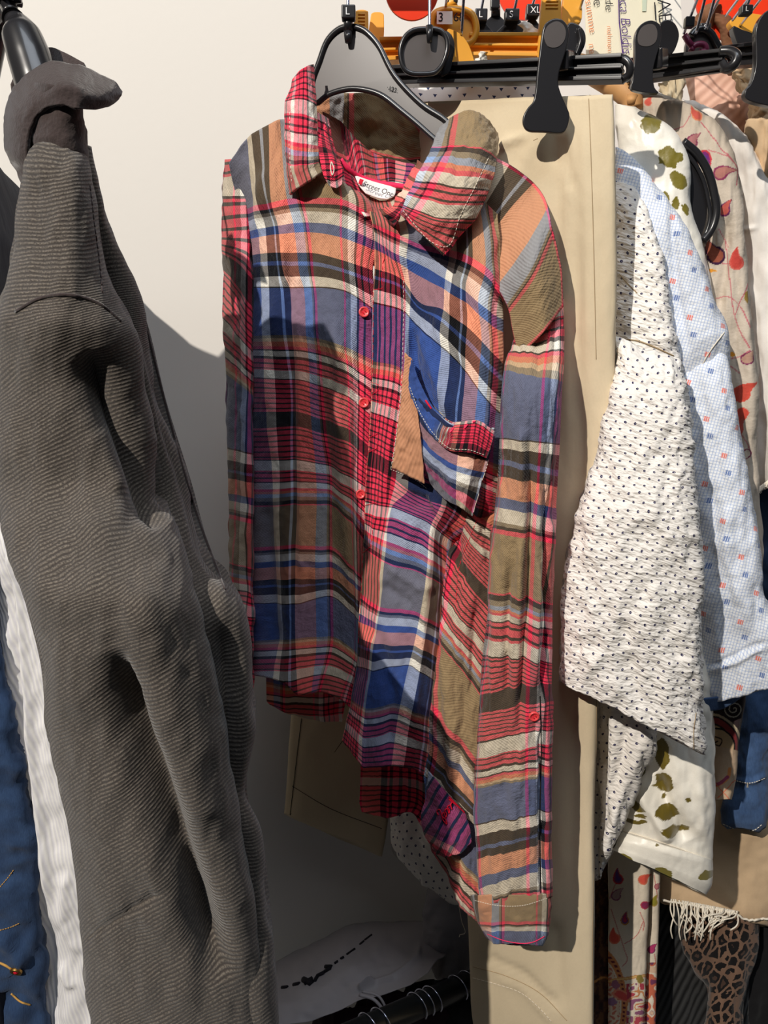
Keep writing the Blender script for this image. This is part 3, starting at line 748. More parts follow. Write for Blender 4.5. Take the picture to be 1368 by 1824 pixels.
ff = sheet('front_facing', [[(721, 628, .708, 52, -178), (733, 640, .704, 60, -178)], [(716, 690, .706, 50, -150), (740, 700, .699, 68, -150)], [(708, 760, .704, 49, -125), (748, 778, .693, 71, -125)], [(697, 834, .708, 48, -112), (756, 862, .697, 72, -112)]], PLAID, shirt, n=(70, 40), seed=39, wrinkle=(.0012, 14, 18))
seam('facing_stitch', ff, [(715, 695), (708, 760), (699, 828)], STITCHW, .00028, .0004, 80, dash=2)
# shoulder cap
US = [-40, 0, 14, 48, 87, 120, 150]
SX = [[752, 800, 850], [801, 850, 884], [815, 870, 908], [843, 905, 950], [903, 948, 984], [914, 962, 1001], [924, 968, 1004]]
SY = [[400, 315, 262], [447, 345, 280], [452, 355, 292], [463, 375, 325], [545, 480, 402], [592, 532, 475], [634, 592, 546]]
SV = [-108, -150, -182]
cap = sheet('shoulder_yoke', [[(SX[i][j], SY[i][j], [.705, .706, .722][j] if i < 4 else [.680, .664, .682][j], US[i], SV[j]) for j in range(3)] for i in range(7)], PLAID, shirt, n=(110, 70), seed=23, wrinkle=(.0008, 50, 60))
# near (right) sleeve
def sleeve_u(a, u):
    s = a / math.pi
    return 82 + 108 * s
sv = [(540, 168), (556, 158), (577, 143), (611, 121), (630, 108), (650, 96), (671, 88), (785, 0), (805, -18), (858, -45), (897, -70), (918, -82), (940, -94), (958, -108), (1065, -180), (1082, -192), (1100, -210), (1112, -222), (1150, -245), (1175, -262), (1230, -322), (1262, -347), (1312, -408), (1340, -424), (1365, -448), (1375, -458), (1395, -480), (1455, -567), (1475, -585), (1515, -612), (1548, -637), (1567, -649), (1590, -662), (1604, -680)]
sxl = np.interp([s[0] for s in sv], [540, 600, 640, 671, 700, 860, 960, 1100, 1180, 1300, 1450, 1560, 1604], [938, 922, 905, 897, 893, 886, 876, 868, 858, 850, 848, 852, 856])
sxr = np.interp([s[0] for s in sv], [540, 600, 700, 800, 900, 1000, 1100, 1250, 1400, 1500, 1604], [1002, 1005, 1001, 997, 991, 988, 984, 982, 981, 983, 982])
rows = []
for k, (y, v) in enumerate(sv):
    tilt = np.interp(y, [540, 671, 750, 1000, 1190, 1230, 1604], [-16, 6, 4, 10, 6, -10, -14])
    th = np.interp(y, [540, 600, 671, 750, 1200, 1604], [.010, .022, .028, .030, .030, .026])
    Yo = np.interp(y, [540, 600, 640, 690], [.055, .038, .022, 0])
    rows.append((sxl[k], y - tilt / 2, sxr[k], y + tilt / 2, .665 + Yo, .655 + Yo, th, v))
rs = loft('sleeve', rows, PLAID, shirt, n=(320, 110), seed=41, wrinkle=(.0028, 16, 80), umap=sleeve_u, pw=.55,
    folds=[([(945, 780), (948, 900), (940, 1100), (925, 1300)], 7, -.011), ([(975, 880), (978, 1100), (968, 1240)], 6, -.010), ([(905, 1020), (900, 1150), (905, 1260)], 6, -.008), ([(928, 760), (930, 900)], 6, .004), ([(960, 1000), (955, 1150), (950, 1230)], 5, .006), ([(965, 1300), (966, 1600)], 5, -.007), ([(930, 960), (920, 1120)], 8, .005), ([(880, 1420), (930, 1480), (975, 1460)], 12, .003)])
seam('placket_edge', rs, [(962, 1240), (964, 1330), (962, 1450), (963, 1590)], STITCHK, .0006, .0002, 50)
cuff = loft('cuff', [(836, 1596, 982, 1592, .668, .652, .024, -168), (842, 1616, 981, 1612, .668, .652, .026, -145), (850, 1642, 979, 1640, .668, .652, .026, -110), (853, 1650, 978, 1648, .668, .652, .026, -99), (858, 1657, 977, 1655, .668, .652, .026, -83), (866, 1668, 975, 1666, .668, .652, .026, -77), (880, 1680, 966, 1684, .668, .652, .025, -71)],
    PLAID, shirt, n=(60, 96), seed=42, wrinkle=(.0012, 20, 30), uoff=-805, pw=.5)
seam('cuff_stitch', cuff, [(846, 1604), (880, 1612), (930, 1613), (975, 1600)], STITCHW, .0003, .0004, 90, dash=2)
seam('cuff_edge', cuff, [(868, 1664), (900, 1676), (950, 1678), (970, 1668)], PINK, .0004, .0003, 60)
# side body, turned away with the plaid running down to the right
UD = [84, 116, 150]
rowsD = [
 (95, [(800, 840), (850, 880), (902, 925)]), (107, [(803, 872), (838, 915), (896, 955)]), (220, [(800, 965), (830, 1008), (885, 1065)]), (245, [(795, 985), (825, 1030), (885, 1095)]), (305, [(785, 1055), (825, 1105), (885, 1170)]), (375, [(774, 1115), (815, 1170), (870, 1240)]),
 (459, [(765, 1246), (808, 1302), (862, 1370)]), (485, [(764, 1298), (806, 1348), (862, 1415)]), (522, [(762, 1340), (804, 1388), (862, 1450)]), (567, [(758, 1380), (800, 1425), (862, 1490)]), (655, [(756, 1450), (800, 1510), (862, 1575)]), (700, [(768, 1510), (805, 1575), (862, 1635)]), (740, [(795, 1560), (822, 1612), (870, 1660)])]
YD = [.725, .705, .70]
pd = sheet('side_panel', [[(p[0], p[1], YD[j], UD[j], v) for j, p in enumerate(r)] for v, r in rowsD], PLAID, shirt, n=(240, 70), seed=24, wrinkle=(.003, 22, 46),
    folds=[([(800, 900), (812, 1000), (850, 1060)], 8, -.006), ([(835, 880), (862, 1000)], 8, .005), ([(845, 1080), (840, 1250)], 7, -.006), ([(790, 1100), (800, 1300), (805, 1450)], 9, .005), ([(830, 1150), (818, 1400)], 8, -.004), ([(820, 1480), (815, 1600)], 7, -.006)])
seam('side_stitch', pd, [(858, 905), (840, 950), (818, 1010), (812, 1080)], REDT, .0003, .0004, 50, dash=2)
# front tail turned up, showing the wrong side
TP = [[(762, 1375, .71), (790, 1405, .69), (830, 1450, .695)], [(757, 1420, .71), (788, 1450, .683), (838, 1478, .69)], [(750, 1455, .71), (785, 1482, .683), (840, 1500, .69)], [(757, 1490, .71), (788, 1508, .683), (832, 1508, .69)], [(775, 1522, .705), (795, 1527, .686), (822, 1520, .69)]]
te = sheet('turned_tail', [[(x, y, Y, -8 - ((y - 1380) * .86 - (x - 750) * .5) * .72, 150 + ((x - 750) * .86 + (y - 1380) * .5) * .5) for x, y, Y in r] for r in TP], PLAID, shirt, n=(80, 60), seed=25, wrinkle=(.0015, 18, 26))
script = [(781, 1452), (778, 1446), (783, 1442), (786, 1450), (790, 1462), (796, 1468), (794, 1460), (787, 1452), (790, 1447), (794, 1456), (796, 1450), (792, 1444), (796, 1440), (800, 1449), (801, 1443), (797, 1437), (801, 1434), (805, 1442), (803, 1432), (806, 1428), (800, 1424), (803, 1418), (809, 1422), (806, 1428)]
mb = MB(); W = [on(te, x, y, .0014) for x, y in script]; mb.tube(W, .0006, 6, 120)
for k in range(7): mb.tube([on(te, 800 + k, 1420 + k, .0016), on(te, 806 + k * .6, 1418 + k * 1.2, .0016)], .0008, 6)
mb.build('red_embroidery', REDT, te)
# back tails below the front hems, and the back inside the neck
bk = sheet('back_tail', [[(470, 1140, .84, 60, 560), (520, 1140, .845, 110, 560), (570, 1140, .845, 160, 560), (618, 1140, .83, 210, 560)], [(474, 1200, .84, 60, 640), (522, 1208, .845, 110, 640), (570, 1205, .845, 160, 640), (616, 1210, .83, 210, 640)],
    [(475, 1248, .84, 60, 690), (522, 1268, .845, 110, 705), (570, 1270, .845, 160, 705), (613, 1260, .83, 210, 700)], [(480, 1255, .84, 64, 700), (522, 1275, .845, 110, 715), (572, 1284, .845, 160, 720), (608, 1286, .83, 205, 725)]], PLAID, shirt, n=(70, 80), seed=26, wrinkle=(.0025, 24, 40))
bk2 = sheet('back_tail', [[(640, 1290, .775, 235, 60), (690, 1290, .78, 270, 60), (735, 1290, .775, 300, 60), (765, 1290, .765, 330, 60)], [(642, 1370, .775, 235, 130), (690, 1372, .78, 270, 130), (735, 1375, .775, 300, 130), (768, 1385, .765, 330, 130)],
    [(641, 1430, .775, 235, 190), (688, 1428, .78, 270, 190), (733, 1432, .775, 300, 190), (765, 1450, .765, 330, 190)], [(645, 1448, .775, 235, 205), (688, 1458, .78, 270, 215), (728, 1446, .775, 300, 205), (752, 1472, .765, 330, 215)]], PLAID, shirt, n=(70, 70), seed=27, wrinkle=(.0025, 24, 40))
bi = sheet('back_inside', [[(556, 168, .80, 60, 440), (640, 165, .81, 100, 445), (720, 185, .81, 150, 450), (800, 196, .80, 150, 455)], [(566, 225, .80, 60, 400), (640, 240, .815, 100, 400), (720, 262, .815, 140, 400), (805, 262, .80, 150, 400)], [(580, 300, .79, 60, 350), (640, 320, .81, 100, 350), (715, 330, .81, 140, 350), (810, 330, .79, 150, 350)], [(600, 352, .78, 60, 300), (650, 368, .80, 100, 300), (705, 378, .80, 140, 300), (790, 380, .78, 150, 300)], [(630, 440, .78, 60, 250), (665, 470, .78, 100, 250), (705, 475, .78, 140, 250), (760, 470, .765, 150, 250)]], PLAID, shirt, n=(90, 90), seed=28, wrinkle=(.004, 30, 30))
st = sheet('collar_stand', [[(574, 200, .775, 250, 226), (604, 214, .785, 238, 226), (634, 246, .792, 180, 246), (664, 272, .795, 90, 255), (700, 285, .79, 20, 265), (738, 292, .775, -10, 265)], [(590, 250, .765, 250, 240), (612, 262, .778, 238, 240), (640, 282, .786, 180, 270), (668, 300, .79, 90, 280), (700, 308, .786, 20, 290), (735, 314, .77, -10, 290)], [(606, 292, .755, 250, 260), (620, 300, .77, 238, 260), (645, 312, .78, 180, 290), (672, 322, .783, 90, 300), (700, 327, .778, 20, 310), (728, 332, .762, -10, 310)]], PLAID, shirt, n=(60, 110), seed=29, wrinkle=(.001, 20, 20))
tp = [on(st, 607, 286, .002), Q(618, 300, .762), Q(640, 316, .772), Q(668, 326, .776), Q(700, 331, .770), Q(728, 335, .758)]
MB().tube([p + Vector((0, -.004, 0)) for p in tp], .0024, 10, 50).build('neck_tape', PINK, shirt)
fc = sheet('neck_facing', [[(606, 300, .752, 200, 246), (618, 306, .758, 212, 246), (634, 318, .762, 222, 246)], [(608, 330, .75, 200, 290), (628, 338, .752, 212, 290), (644, 345, .757, 222, 290)], [(628, 352, .746, 200, 330), (644, 362, .748, 212, 330), (658, 366, .752, 222, 330)], [(650, 385, .742, 200, 350), (658, 384, .744, 212, 350), (664, 382, .748, 222, 350)]], PLAID, shirt, n=(50, 30), seed=33, wrinkle=(.0008, 20, 20))
lb = sheet('brand_label', [[(632, 312, .764, 0, 0), (668, 324, .768, 0, 0), (706, 334, .764, 0, 0)], [(640, 330, .762, 0, 0), (672, 340, .765, 0, 0), (702, 348, .762, 0, 0)], [(652, 344, .760, 0, 0), (672, 352, .762, 0, 0), (690, 354, .760, 0, 0)]], LABELW, shirt, n=(20, 30), wrinkle=None)
MB().prism([(641, 318, .760), (648, 320.5, .760), (644, 329, .760), (638, 327, .760)], .760, .0006).build('red_mark', REDT, lb)
xd = Q(694, 343, .7585) - Q(648, 326, .7595)
text_obj('label_text', 'Street One', Q(646, 331, .7580), xd, (0, 0, 1), .0067, INKB, lb, .0001, shear=.1)
# buttonhole flap of the collar stand
fl = sheet('collar_button_flap', [[(566, 200, .757, 290, 150), (574, 204, .757, 300, 150), (585, 212, .762, 312, 150)], [(566, 245, .742, 290, 190), (582, 252, .742, 300, 190), (596, 262, .752, 312, 190)], [(570, 285, .736, 290, 272), (590, 285, .735, 300, 272), (608, 292, .742, 316, 272)], [(576, 312, .733, 290, 298), (594, 314, .732, 302, 298), (613, 305, .737, 318, 298)], [(586, 331, .734, 296, 315), (598, 335, .733, 304, 315), (609, 329, .736, 314, 315)]], PLAID, shirt, n=(70, 36), seed=30, wrinkle=(.0008, 14, 14))
seam('buttonhole', fl, [(590, 288), (589, 300), (592, 312), (595, 302), (591, 289)], STITCHW, .0005, .0006, 30)
# collar leaves
LX = [[559, 545, 525, 519], [563, 545, 520, 507], [566, 545, 518, 508], [568, 545, 520, 511], [575, 552, 528, 515]]
LY = [[114, 118, 135, 142], [182, 180, 186, 196], [235, 240, 245, 250], [285, 292, 300, 304], [304, 320, 335, 346]]
lf = sheet('collar_leaf', [[(LX[i][j], LY[i][j], [.745, .738, .742, .755][j] - (.01 * i / 4), [150, 172, 205, 222][j] , [250, 300, 340, 380, 420][i] + j * 6) for j in range(4)] for i in range(5)], PLAID, shirt, n=(110, 60), seed=34, wrinkle=(.0014, 22, 30), thick=.0025)
seam('leaf_stitch', lf, [(516, 200), (515, 260), (520, 330)], STITCHW, .0003, .0004, 50, dash=2)
RX = [[784, 806, 838, 868, 888], [768, 800, 835, 865, 886], [738, 775, 815, 848, 872], [716, 748, 785, 818, 842], [711, 735, 757, 776, 790]]
RYY = [[222, 205, 196, 208, 236], [262, 258, 262, 270, 282], [322, 326, 334, 336, 338], [368, 382, 394, 396, 396], [382, 404, 424, 442, 456]]
YR = [[.735, .715, .712, .72, .74], [.705, .69, .685, .69, .705], [.69, .675, .668, .672, .685], [.69, .675, .668, .67, .68], [.692, .682, .676, .674, .678]]
rf = sheet('collar_leaf', [[(RX[i][j], RYY[i][j], YR[i][j], [78, 90, 106, 124, 142][j] + i * 2, [445, 386, 345, 300, 262][i]) for j in range(5)] for i in range(5)], PLAID, shirt, n=(130, 80), seed=35, wrinkle=(.0016, 24, 26), thick=.0025)
seam('leaf_stitch', rf, [(870, 282), (850, 325), (822, 380), (792, 440), (770, 432), (740, 402), (718, 375)], STITCHW, .0003, .0005, 120, dash=2)
rc = sheet('collar_stand', [[(744, 286, .745, 250, 120), (770, 300, .73, 270, 120)], [(712, 340, .722, 250, 150), (735, 350, .71, 270, 150)], [(690, 372, .718, 250, 200), (712, 384, .705, 275, 200)], [(672, 372, .725, 250, 240), (702, 402, .712, 280, 240)]], PLAID, shirt, n=(60, 30), seed=36, wrinkle=(.002, 14, 14))
# chest pocket
PX = [[734, 770, 812, 850, 882], [733, 768, 806, 842, 872], [742, 775, 805, 832, 858], [768, 790, 808, 825, 842]]
PY = [[690, 728, 757, 762, 764], [730, 775, 798, 806, 812], [800, 830, 850, 858, 862], [866, 884, 898, 908, 920]]
pk = sheet('pocket', [[(PX[i][j], PY[i][j], [.702, .690, .676, .672, .674][j] + (.006 if i == 3 else 0), [-60, -10, 8, 280, 320][j] if False else [-62, -30, -4, 10, 40][j], [-20, -46, -96, -118][i] + j * 2) for j in range(5)] for i in range(4)], PLAID, shirt, n=(90, 90), seed=37, wrinkle=(.0018, 26, 26), thick=.002,
    folds=[([(735, 700), (775, 742), (812, 765)], 8, .003)])
pf = sheet('pocket_band', [[(733, 640, .702, -66, 60), (752, 690, .698, -50, 60), (782, 735, .688, -36, 60), (812, 752, .676, 236, 150), (846, 748, .668, 282, 150), (880, 768, .670, 325, 150)], [(728, 668, .700, -66, 18), (742, 706, .695, -50, 18), (774, 752, .684, -36, 18), (806, 778, .672, 236, 200), (842, 778, .664, 282, 200), (875, 796, .667, 325, 200)], [(727, 690, .700, -66, 2), (740, 725, .695, -50, 2), (770, 775, .684, -36, 2), (800, 802, .672, 236, 250), (838, 806, .664, 282, 250), (868, 816, .667, 325, 250)]], PLAID, shirt, n=(50, 110), seed=38, wrinkle=(.0012, 16, 16), thick=.002)
seam('pocket_stitch', pf, [(730, 690), (742, 722), (772, 772), (800, 798), (838, 802), (866, 812)], FRINGE, .0003, .0004, 110, dash=2)
seam('pocket_stitch', pk, [(872, 815), (860, 855), (846, 905)], STITCHW, .0003, .0004, 50, dash=2)
mb = MB(); mb.tube([on(pf, 758, 713, .001), on(pf, 768, 728, .001)], .0009, 8); mb.build('bar_tack', REDT, pf)
mb = MB()
for a, b in (((827, 763), (833, 756)), ((842, 752), (847, 750)), ((802, 770), (808, 762))): mb.tube([on(pf, *a, .001), on(pf, *b, .001)], .0008, 6)
mb.build('bar_tack', PINK, pf)
# buttons
disc('button', pa, 648, 556, .0052, .0022, BUTTON, shirt); disc('button', pa, 648, 717, .0052, .0022, BUTTON, shirt); disc('cuff_button', rs, 951, 1275, .0050, .0022, BUTTON, shirt)
disc('button', pa, 642, 880, .0050, .0020, BUTTON, shirt)

# hanger of the plaid shirt
hg = empty('shirt_hanger', 'wide black plastic shoulder hanger with size L cube inside the plaid shirt collar', 'clothes hanger')
arch = [(622, 47), (602, 53), (582, 74), (568, 111), (558, 138), (554, 165), (563, 184), (588, 167), (629, 158), (676, 168), (716, 198), (745, 222), (772, 246), (800, 268), (816, 250), (794, 215), (750, 185), (703, 135), (676, 84), (656, 60), (640, 50)]
def hy(x): return .768 - (x - 560) * .00017
ap = [(x, y, hy(x)) for x, y, in arch]
apo = rpoly([p for p in ap], 5)
MB().prism(apo, None, .004).build('body', PLASTIC_REFL, hg)
MB().tube([Q(x, y, Y - .001) for x, y, Y in apo], .0026, 8, closed=True).build('rim', PLASTIC, hg)
MB().prism([(656, 58, .752), (678, 84, .75), (704, 133, .745), (750, 183, .737), (798, 217, .729), (790, 224, .731), (742, 192, .739), (694, 140, .747), (668, 92, .752), (648, 64, .753)], None, .018).build('shoulder_edge', PLASTIC, hg)
MB().tube([Q(620, 76, .752), Q(620, 66, .752), Q(620, 56, .752)], [.0028, .0036, .004], 12).build('hook_socket', PLASTIC, hg)
MB().tube([Q(620, 56, .752), Q(620, 30, .752)], .0042, 14).build('neck', PLASTIC, hg)
cube_tag(608, 7, 633, 32, .745, 'L', hg)
hook(620, 40, .752, hg)
text_obj('moulded_number', '·1235', Q(688, 159, .744), (1, -.1, -.35), (0, 0, 1), .0055, STEELB, hg, .0002)
YK = .985
# ------------------------------------------------------------------ left group: blazer, pinstripe shirt, jeans, dark jacket
blazer = empty('blazer', 'dark grey ribbed wool blazer hanging side-on at the left edge', 'blazer')
def fwd(rows, k=.105):
    out = []
    for r in rows:
        f = min(1, max(0, ((r[1] + r[3]) / 2 - 800) / 320)); f = f * f * (3 - 2 * f); out.append((r[0], r[1], r[2], r[3], r[4] - k * f, r[5] - k * f, r[6]))
    return out
bodyb = loft('body', fwd([
    (60, 250, 158, 262, .66, .60, .02), (50, 300, 168, 305, .67, .60, .03), (40, 360, 180, 350, .67, .60, .035), (28, 420, 200, 410, .67, .60, .045), (15, 480, 236, 495, .67, .60, .05), (5, 560, 262, 570, .67, .60, .055), (0, 700, 298, 715, .67, .60, .06), (10, 850, 340, 850, .67, .60, .06),
    (40, 980, 385, 1000, .67, .61, .055), (60, 1080, 431, 1080, .67, .61, .055), (75, 1150, 442, 1150, .67, .61, .055), (85, 1300, 447, 1300, .67, .61, .055), (110, 1400, 441, 1400, .67, .61, .055), (130, 1500, 470, 1500, .66, .61, .055), (142, 1600, 482, 1600, .66, .61, .055), (152, 1700, 488, 1700, .66, .61, .055), (165, 1860, 494, 1860, .66, .61, .05)], .125),
    WOOL, blazer, n=(260, 130), seed=51, wrinkle=(.004, 70, 160), pw=.7,
    folds=[([(300, 720), (380, 1000), (430, 1300), (425, 1500), (470, 1800)], 16, .003), ([(250, 560), (330, 850), (400, 1060)], 16, -.008), ([(400, 1100), (405, 1350), (430, 1500), (465, 1760)], 20, -.012), ([(200, 1250), (300, 1450), (390, 1700)], 34, -.018), ([(140, 1600), (300, 1540)], 7, -.003)])
sleeveb = loft('sleeve', fwd([
    (46, 282, 153, 276, .535, .53, .025), (40, 310, 160, 305, .53, .53, .035), (33, 360, 172, 350, .53, .53, .04), (25, 430, 180, 420, .53, .53, .045), (12, 500, 196, 500, .53, .53, .052), (2, 560, 222, 575, .53, .53, .058), (-6, 640, 246, 650, .545, .54, .062), (-10, 740, 268, 750, .55, .545, .062),
    (-4, 850, 296, 860, .555, .55, .06), (14, 960, 330, 970, .56, .555, .058), (45, 1080, 362, 1090, .565, .56, .056), (70, 1180, 385, 1190, .57, .565, .055), (82, 1300, 410, 1310, .575, .57, .054), (112, 1430, 425, 1440, .58, .575, .053), (132, 1560, 452, 1570, .585, .58, .052), (150, 1700, 468, 1710, .59, .585, .05), (168, 1870, 478, 1870, .595, .59, .05)]),
    WOOL, blazer, arc=(30, 40), n=(280, 130), seed=52, wrinkle=(.003, 60, 120), pw=.75,
    folds=[([(150, 630), (190, 720), (250, 830), (300, 930)], 32, -.022), ([(215, 560), (250, 700), (285, 820)], 14, .004), ([(180, 760), (220, 880)], 26, .006), ([(195, 1160), (225, 1300), (290, 1450), (340, 1580), (400, 1760)], 30, -.026), ([(250, 1050), (300, 1250), (380, 1500)], 34, .006), ([(140, 1680), (290, 1590)], 6, -.003)])
seam('sleeve_seam', sleeveb, [(28, 555), (70, 532), (130, 526), (175, 540), (215, 572)], FELT, .0011, .0004, 60)
seam('shoulder_seam', sleeveb, [(160, 330), (168, 400), (176, 460), (182, 520)], FELT, .0007, .0003, 60, dash=3)
seam('front_edge', bodyb, [(262, 590), (300, 740), (352, 920), (400, 1050)], FELT, .0012, .0002, 60)
stand = loft('collar_stand', [(64, 145, 142, 160, .532, .525, .026), (50, 190, 146, 195, .54, .53, .030), (38, 235, 152, 240, .54, .53, .030), (38, 270, 155, 282, .548, .54, .034), (42, 330, 150, 320, .56, .555, .03)], FELT, blazer, n=(60, 70), seed=53, wrinkle=(.0015, 40, 40))
colr = sheet('collar', [
    [(46, 345, .535, 0, 0), (40, 330, .535, 0, 0), (30, 310, .545, 0, 0), (18, 290, .56, 0, 0)],
    [(46, 290, .515, 0, 0), (32, 278, .518, 0, 0), (18, 262, .53, 0, 0), (6, 250, .56, 0, 0)],
    [(50, 238, .512, 0, 0), (34, 228, .515, 0, 0), (18, 215, .53, 0, 0), (7, 200, .56, 0, 0)],
    [(66, 205, .51, 0, 0), (50, 190, .513, 0, 0), (36, 172, .53, 0, 0), (26, 150, .56, 0, 0)],
    [(86, 190, .505, 0, 0), (76, 168, .508, 0, 0), (66, 145, .525, 0, 0), (58, 124, .555, 0, 0)],
    [(110, 186, .50, 0, 0), (104, 160, .50, 0, 0), (100, 134, .515, 0, 0), (96, 108, .545, 0, 0)],
    [(132, 192, .50, 0, 0), (135, 166, .50, 0, 0), (138, 142, .51, 0, 0), (138, 114, .54, 0, 0)],
    [(160, 195, .51, 0, 0), (166, 178, .51, 0, 0), (172, 156, .52, 0, 0), (176, 130, .545, 0, 0)],
    [(188, 190, .53, 0, 0), (196, 182, .53, 0, 0), (204, 165, .535, 0, 0), (206, 148, .55, 0, 0)],
    [(208, 180, .55, 0, 0), (212, 176, .55, 0, 0), (216, 170, .55, 0, 0), (217, 164, .555, 0, 0)]], FELT, blazer, n=(140, 40), thick=.003, wrinkle=(.0008, 30, 30), seed=54)
sheet('back_collar', [[(26, 150, .60, 0, 0), (40, 118, .615, 0, 0), (66, 95, .62, 0, 0), (90, 84, .62, 0, 0), (112, 92, .61, 0, 0), (150, 112, .60, 0, 0)], [(30, 190, .60, 0, 0), (45, 160, .61, 0, 0), (70, 140, .61, 0, 0), (92, 130, .61, 0, 0), (115, 132, .60, 0, 0), (150, 140, .59, 0, 0)]], FELT, blazer, n=(30, 60), thick=.003, wrinkle=None)
# hanger
bh = empty('blazer_hanger', 'glossy dark plastic hanger sticking up out of the grey blazer collar', 'clothes hanger')
mb = MB(); A = [Q(20, 28, .60), Q(30, 42, .60), Q(42, 72, .595), Q(60, 125, .59), Q(78, 185, .585)]
mb.tube(A, [.006, .0135, .015, .0155, .0155], 24, 40).build('body', PLASTIC, bh)
MB().tube([Q(11, 2, .605), Q(18, 20, .603), Q(24, 34, .60)], [.006, .0052, .008], 16).build('neck', PLASTIC, bh)
mb = MB(); c = Q(10, -2, .605)
for k in range(9):
    a = 2 * math.pi * k / 9; mb.tube([c, c + Vector((.011 * math.cos(a), .011 * math.sin(a), -.001))], [.004, .002], 8)
mb.tube([c - Vector((0, 0, .003)), c + Vector((0, 0, .008))], .007, 16).build('ridged_cap', PLASTIC, bh)
hook(8, -8, .605, bh, .002)
YK = 1.0
# pinstripe shirt
ps = loft('pinstripe_shirt', [(-60, 600, 130, 600, .66, .62, .02), (-55, 780, 200, 780, .66, .63, .03), (-40, 900, 250, 900, .66, .63, .03), (-20, 1050, 300, 1050, .66, .63, .032), (0, 1250, 330, 1250, .66, .63, .032), (12, 1400, 335, 1400, .66, .63, .032), (30, 1550, 345, 1550, .66, .63, .032), (48, 1700, 350, 1700, .66, .63, .032), (64, 1860, 355, 1860, .66, .63, .032)],  # right part, hidden behind the blazer, widened to block spot light
    STRIPE, None, n=(220, 200), seed=61, wrinkle=(.003, 30, 70), pw=.5,
    folds=[([(8, 900), (25, 1000), (52, 1250), (65, 1420), (88, 1550), (100, 1650)], 8, .010), ([(15, 1000), (30, 1250), (45, 1450), (70, 1650), (90, 1824)], 14, -.016), ([(120, 1550), (115, 1640), (140, 1700)], 9, .006), ([(105, 1720), (130, 1760)], 8, .006)])
tag(ps, 'white finely striped shirt hanging between the grey blazer and the jeans', 'shirt')
# jeans, lower left
jn = empty('jeans', 'dark blue jeans with brass stud at the lower left edge', 'jeans')
jl = loft('leg', [(-420, 860, -60, 860, .68, .64, .02), (-420, 1000, -20, 1000, .68, .64, .03), (-420, 1180, 8, 1180, .68, .64, .03), (-400, 1280, 30, 1280, .68, .64, .035), (-360, 1400, 50, 1400, .68, .64, .04), (-330, 1550, 70, 1550, .68, .64, .04), (-300, 1700, 80, 1700, .68, .64, .04), (-280, 1880, 95, 1880, .68, .64, .04)], DENIMD, jn, n=(160, 70), seed=62, wrinkle=(.005, 30, 40), folds=[([(0, 1660), (25, 1690), (45, 1720)], 9, .008), ([(0, 1770), (40, 1790)], 12, -.008)])  # part left of the view extended as an unseen light blocker
seam('pocket_stitch', jl, [(0, 1580), (12, 1566), (24, 1550)], STITCHY, .0005, .0005, 24, dash=2)
seam('pocket_stitch', jl, [(0, 1657), (18, 1652), (34, 1645)], STITCHY, .0005, .0005, 24, dash=2)
seam('hem_stitch', jl, [(0, 1715), (14, 1722), (28, 1732)], STITCHY, .0012, .0005, 24)
seam('leg_stitch', jl, [(20, 1770), (38, 1785), (54, 1790)], STITCHY, .0009, .0005, 24)
disc('stud', jl, 30, 1728, .006, .003, BRASS, jn)
# dark jacket behind the blazer at the far left
V = []; nr, nc = 110, 90
ty = [.60, .63, .70, .74, .78, .84, .93, 1.0, 1.02]; tz = [1.58, 1.64, 1.71, 1.735, 1.715, 1.69, 1.675, 1.675, 1.62]
for r in range(nr):
    f = (r / (nr - 1)) ** 1.6
    for c in range(nc):
        a = 2 * math.pi * c / nc
        Yy = .81 + .21 * math.copysign(abs(math.cos(a)) ** .8, math.cos(a))
        zt = float(np.interp(Yy, ty, tz)); z = zt - (zt - .62) * f
        wd = .034 * min(1.0, .12 + f * 9) ** .6 + .012 * f
        V.append((float(np.interp(Yy, [.6, .74, 1.0], [-.405, -.405, -.43])) + wd * math.copysign(abs(math.sin(a)) ** .7, math.sin(a)) * (1 + .12 * math.sin(a * 6 + f * 5)) , Yy, z))
V = np.array(V)
dj = mesh_obj('dark_jacket', V, grid_faces(nr, nc, True), NAVY, None, uv=V[:, [1, 2]] * 1.5, solid=.0015)
tag(dj, 'near-black jacket glimpsed behind the grey blazer at the left edge', 'jacket')

# ------------------------------------------------------------------ lower level: bag, lower rail, hooks, far trousers
lr = empty('lower_rail', 'black steel lower rail running below the white plastic bag', 'clothes rail')
LA, LB_ = Q(640, 1838, .74), Q(900, 1722, .96)
ld_ = (LB_ - LA).normalized()
MB().tube([LA - ld_ * .25, LB_ + ld_ * .1], .015, 24).build('tube', STEELB, lr)
MB().tube([LB_ + ld_ * .1, Vector((LB_.x + .06, WY, LB_.z))], .012, 16).build('wall_arm', STEELB, lr)
hk0 = None
sd = Vector((-ld_.y, ld_.x, 0)).normalized()
for i, t in enumerate([.05, .12, .34, .39, .44, .62, .70, .78, .86, .93]):
    c = LA + (LB_ - LA) * t
    if hk0 is None:
        mb = MB(); pts = []
        for k in range(13):
            a = math.radians(-30 + k * 20); pts.append(sd * (.0175 * math.cos(a)) + Vector((0, 0, .0175 * math.sin(a))))
        pts = [pts[0] + Vector((0, 0, -.03))] + pts
        hk0 = mb.tube(pts, .0011, 8, 40).build('hanger_hook', METAL, None); o = hk0
    else:
        o = hk0.copy(); col.objects.link(o)
    o.location = c; tag(o, 'thin metal hanger hook over the black lower rail, ' + ['first', 'second', 'third', 'fourth', 'fifth', 'sixth', 'seventh', 'eighth', 'ninth', 'tenth'][i] + ' from its left end', 'hanger hook', 'hooks along the lower rail')
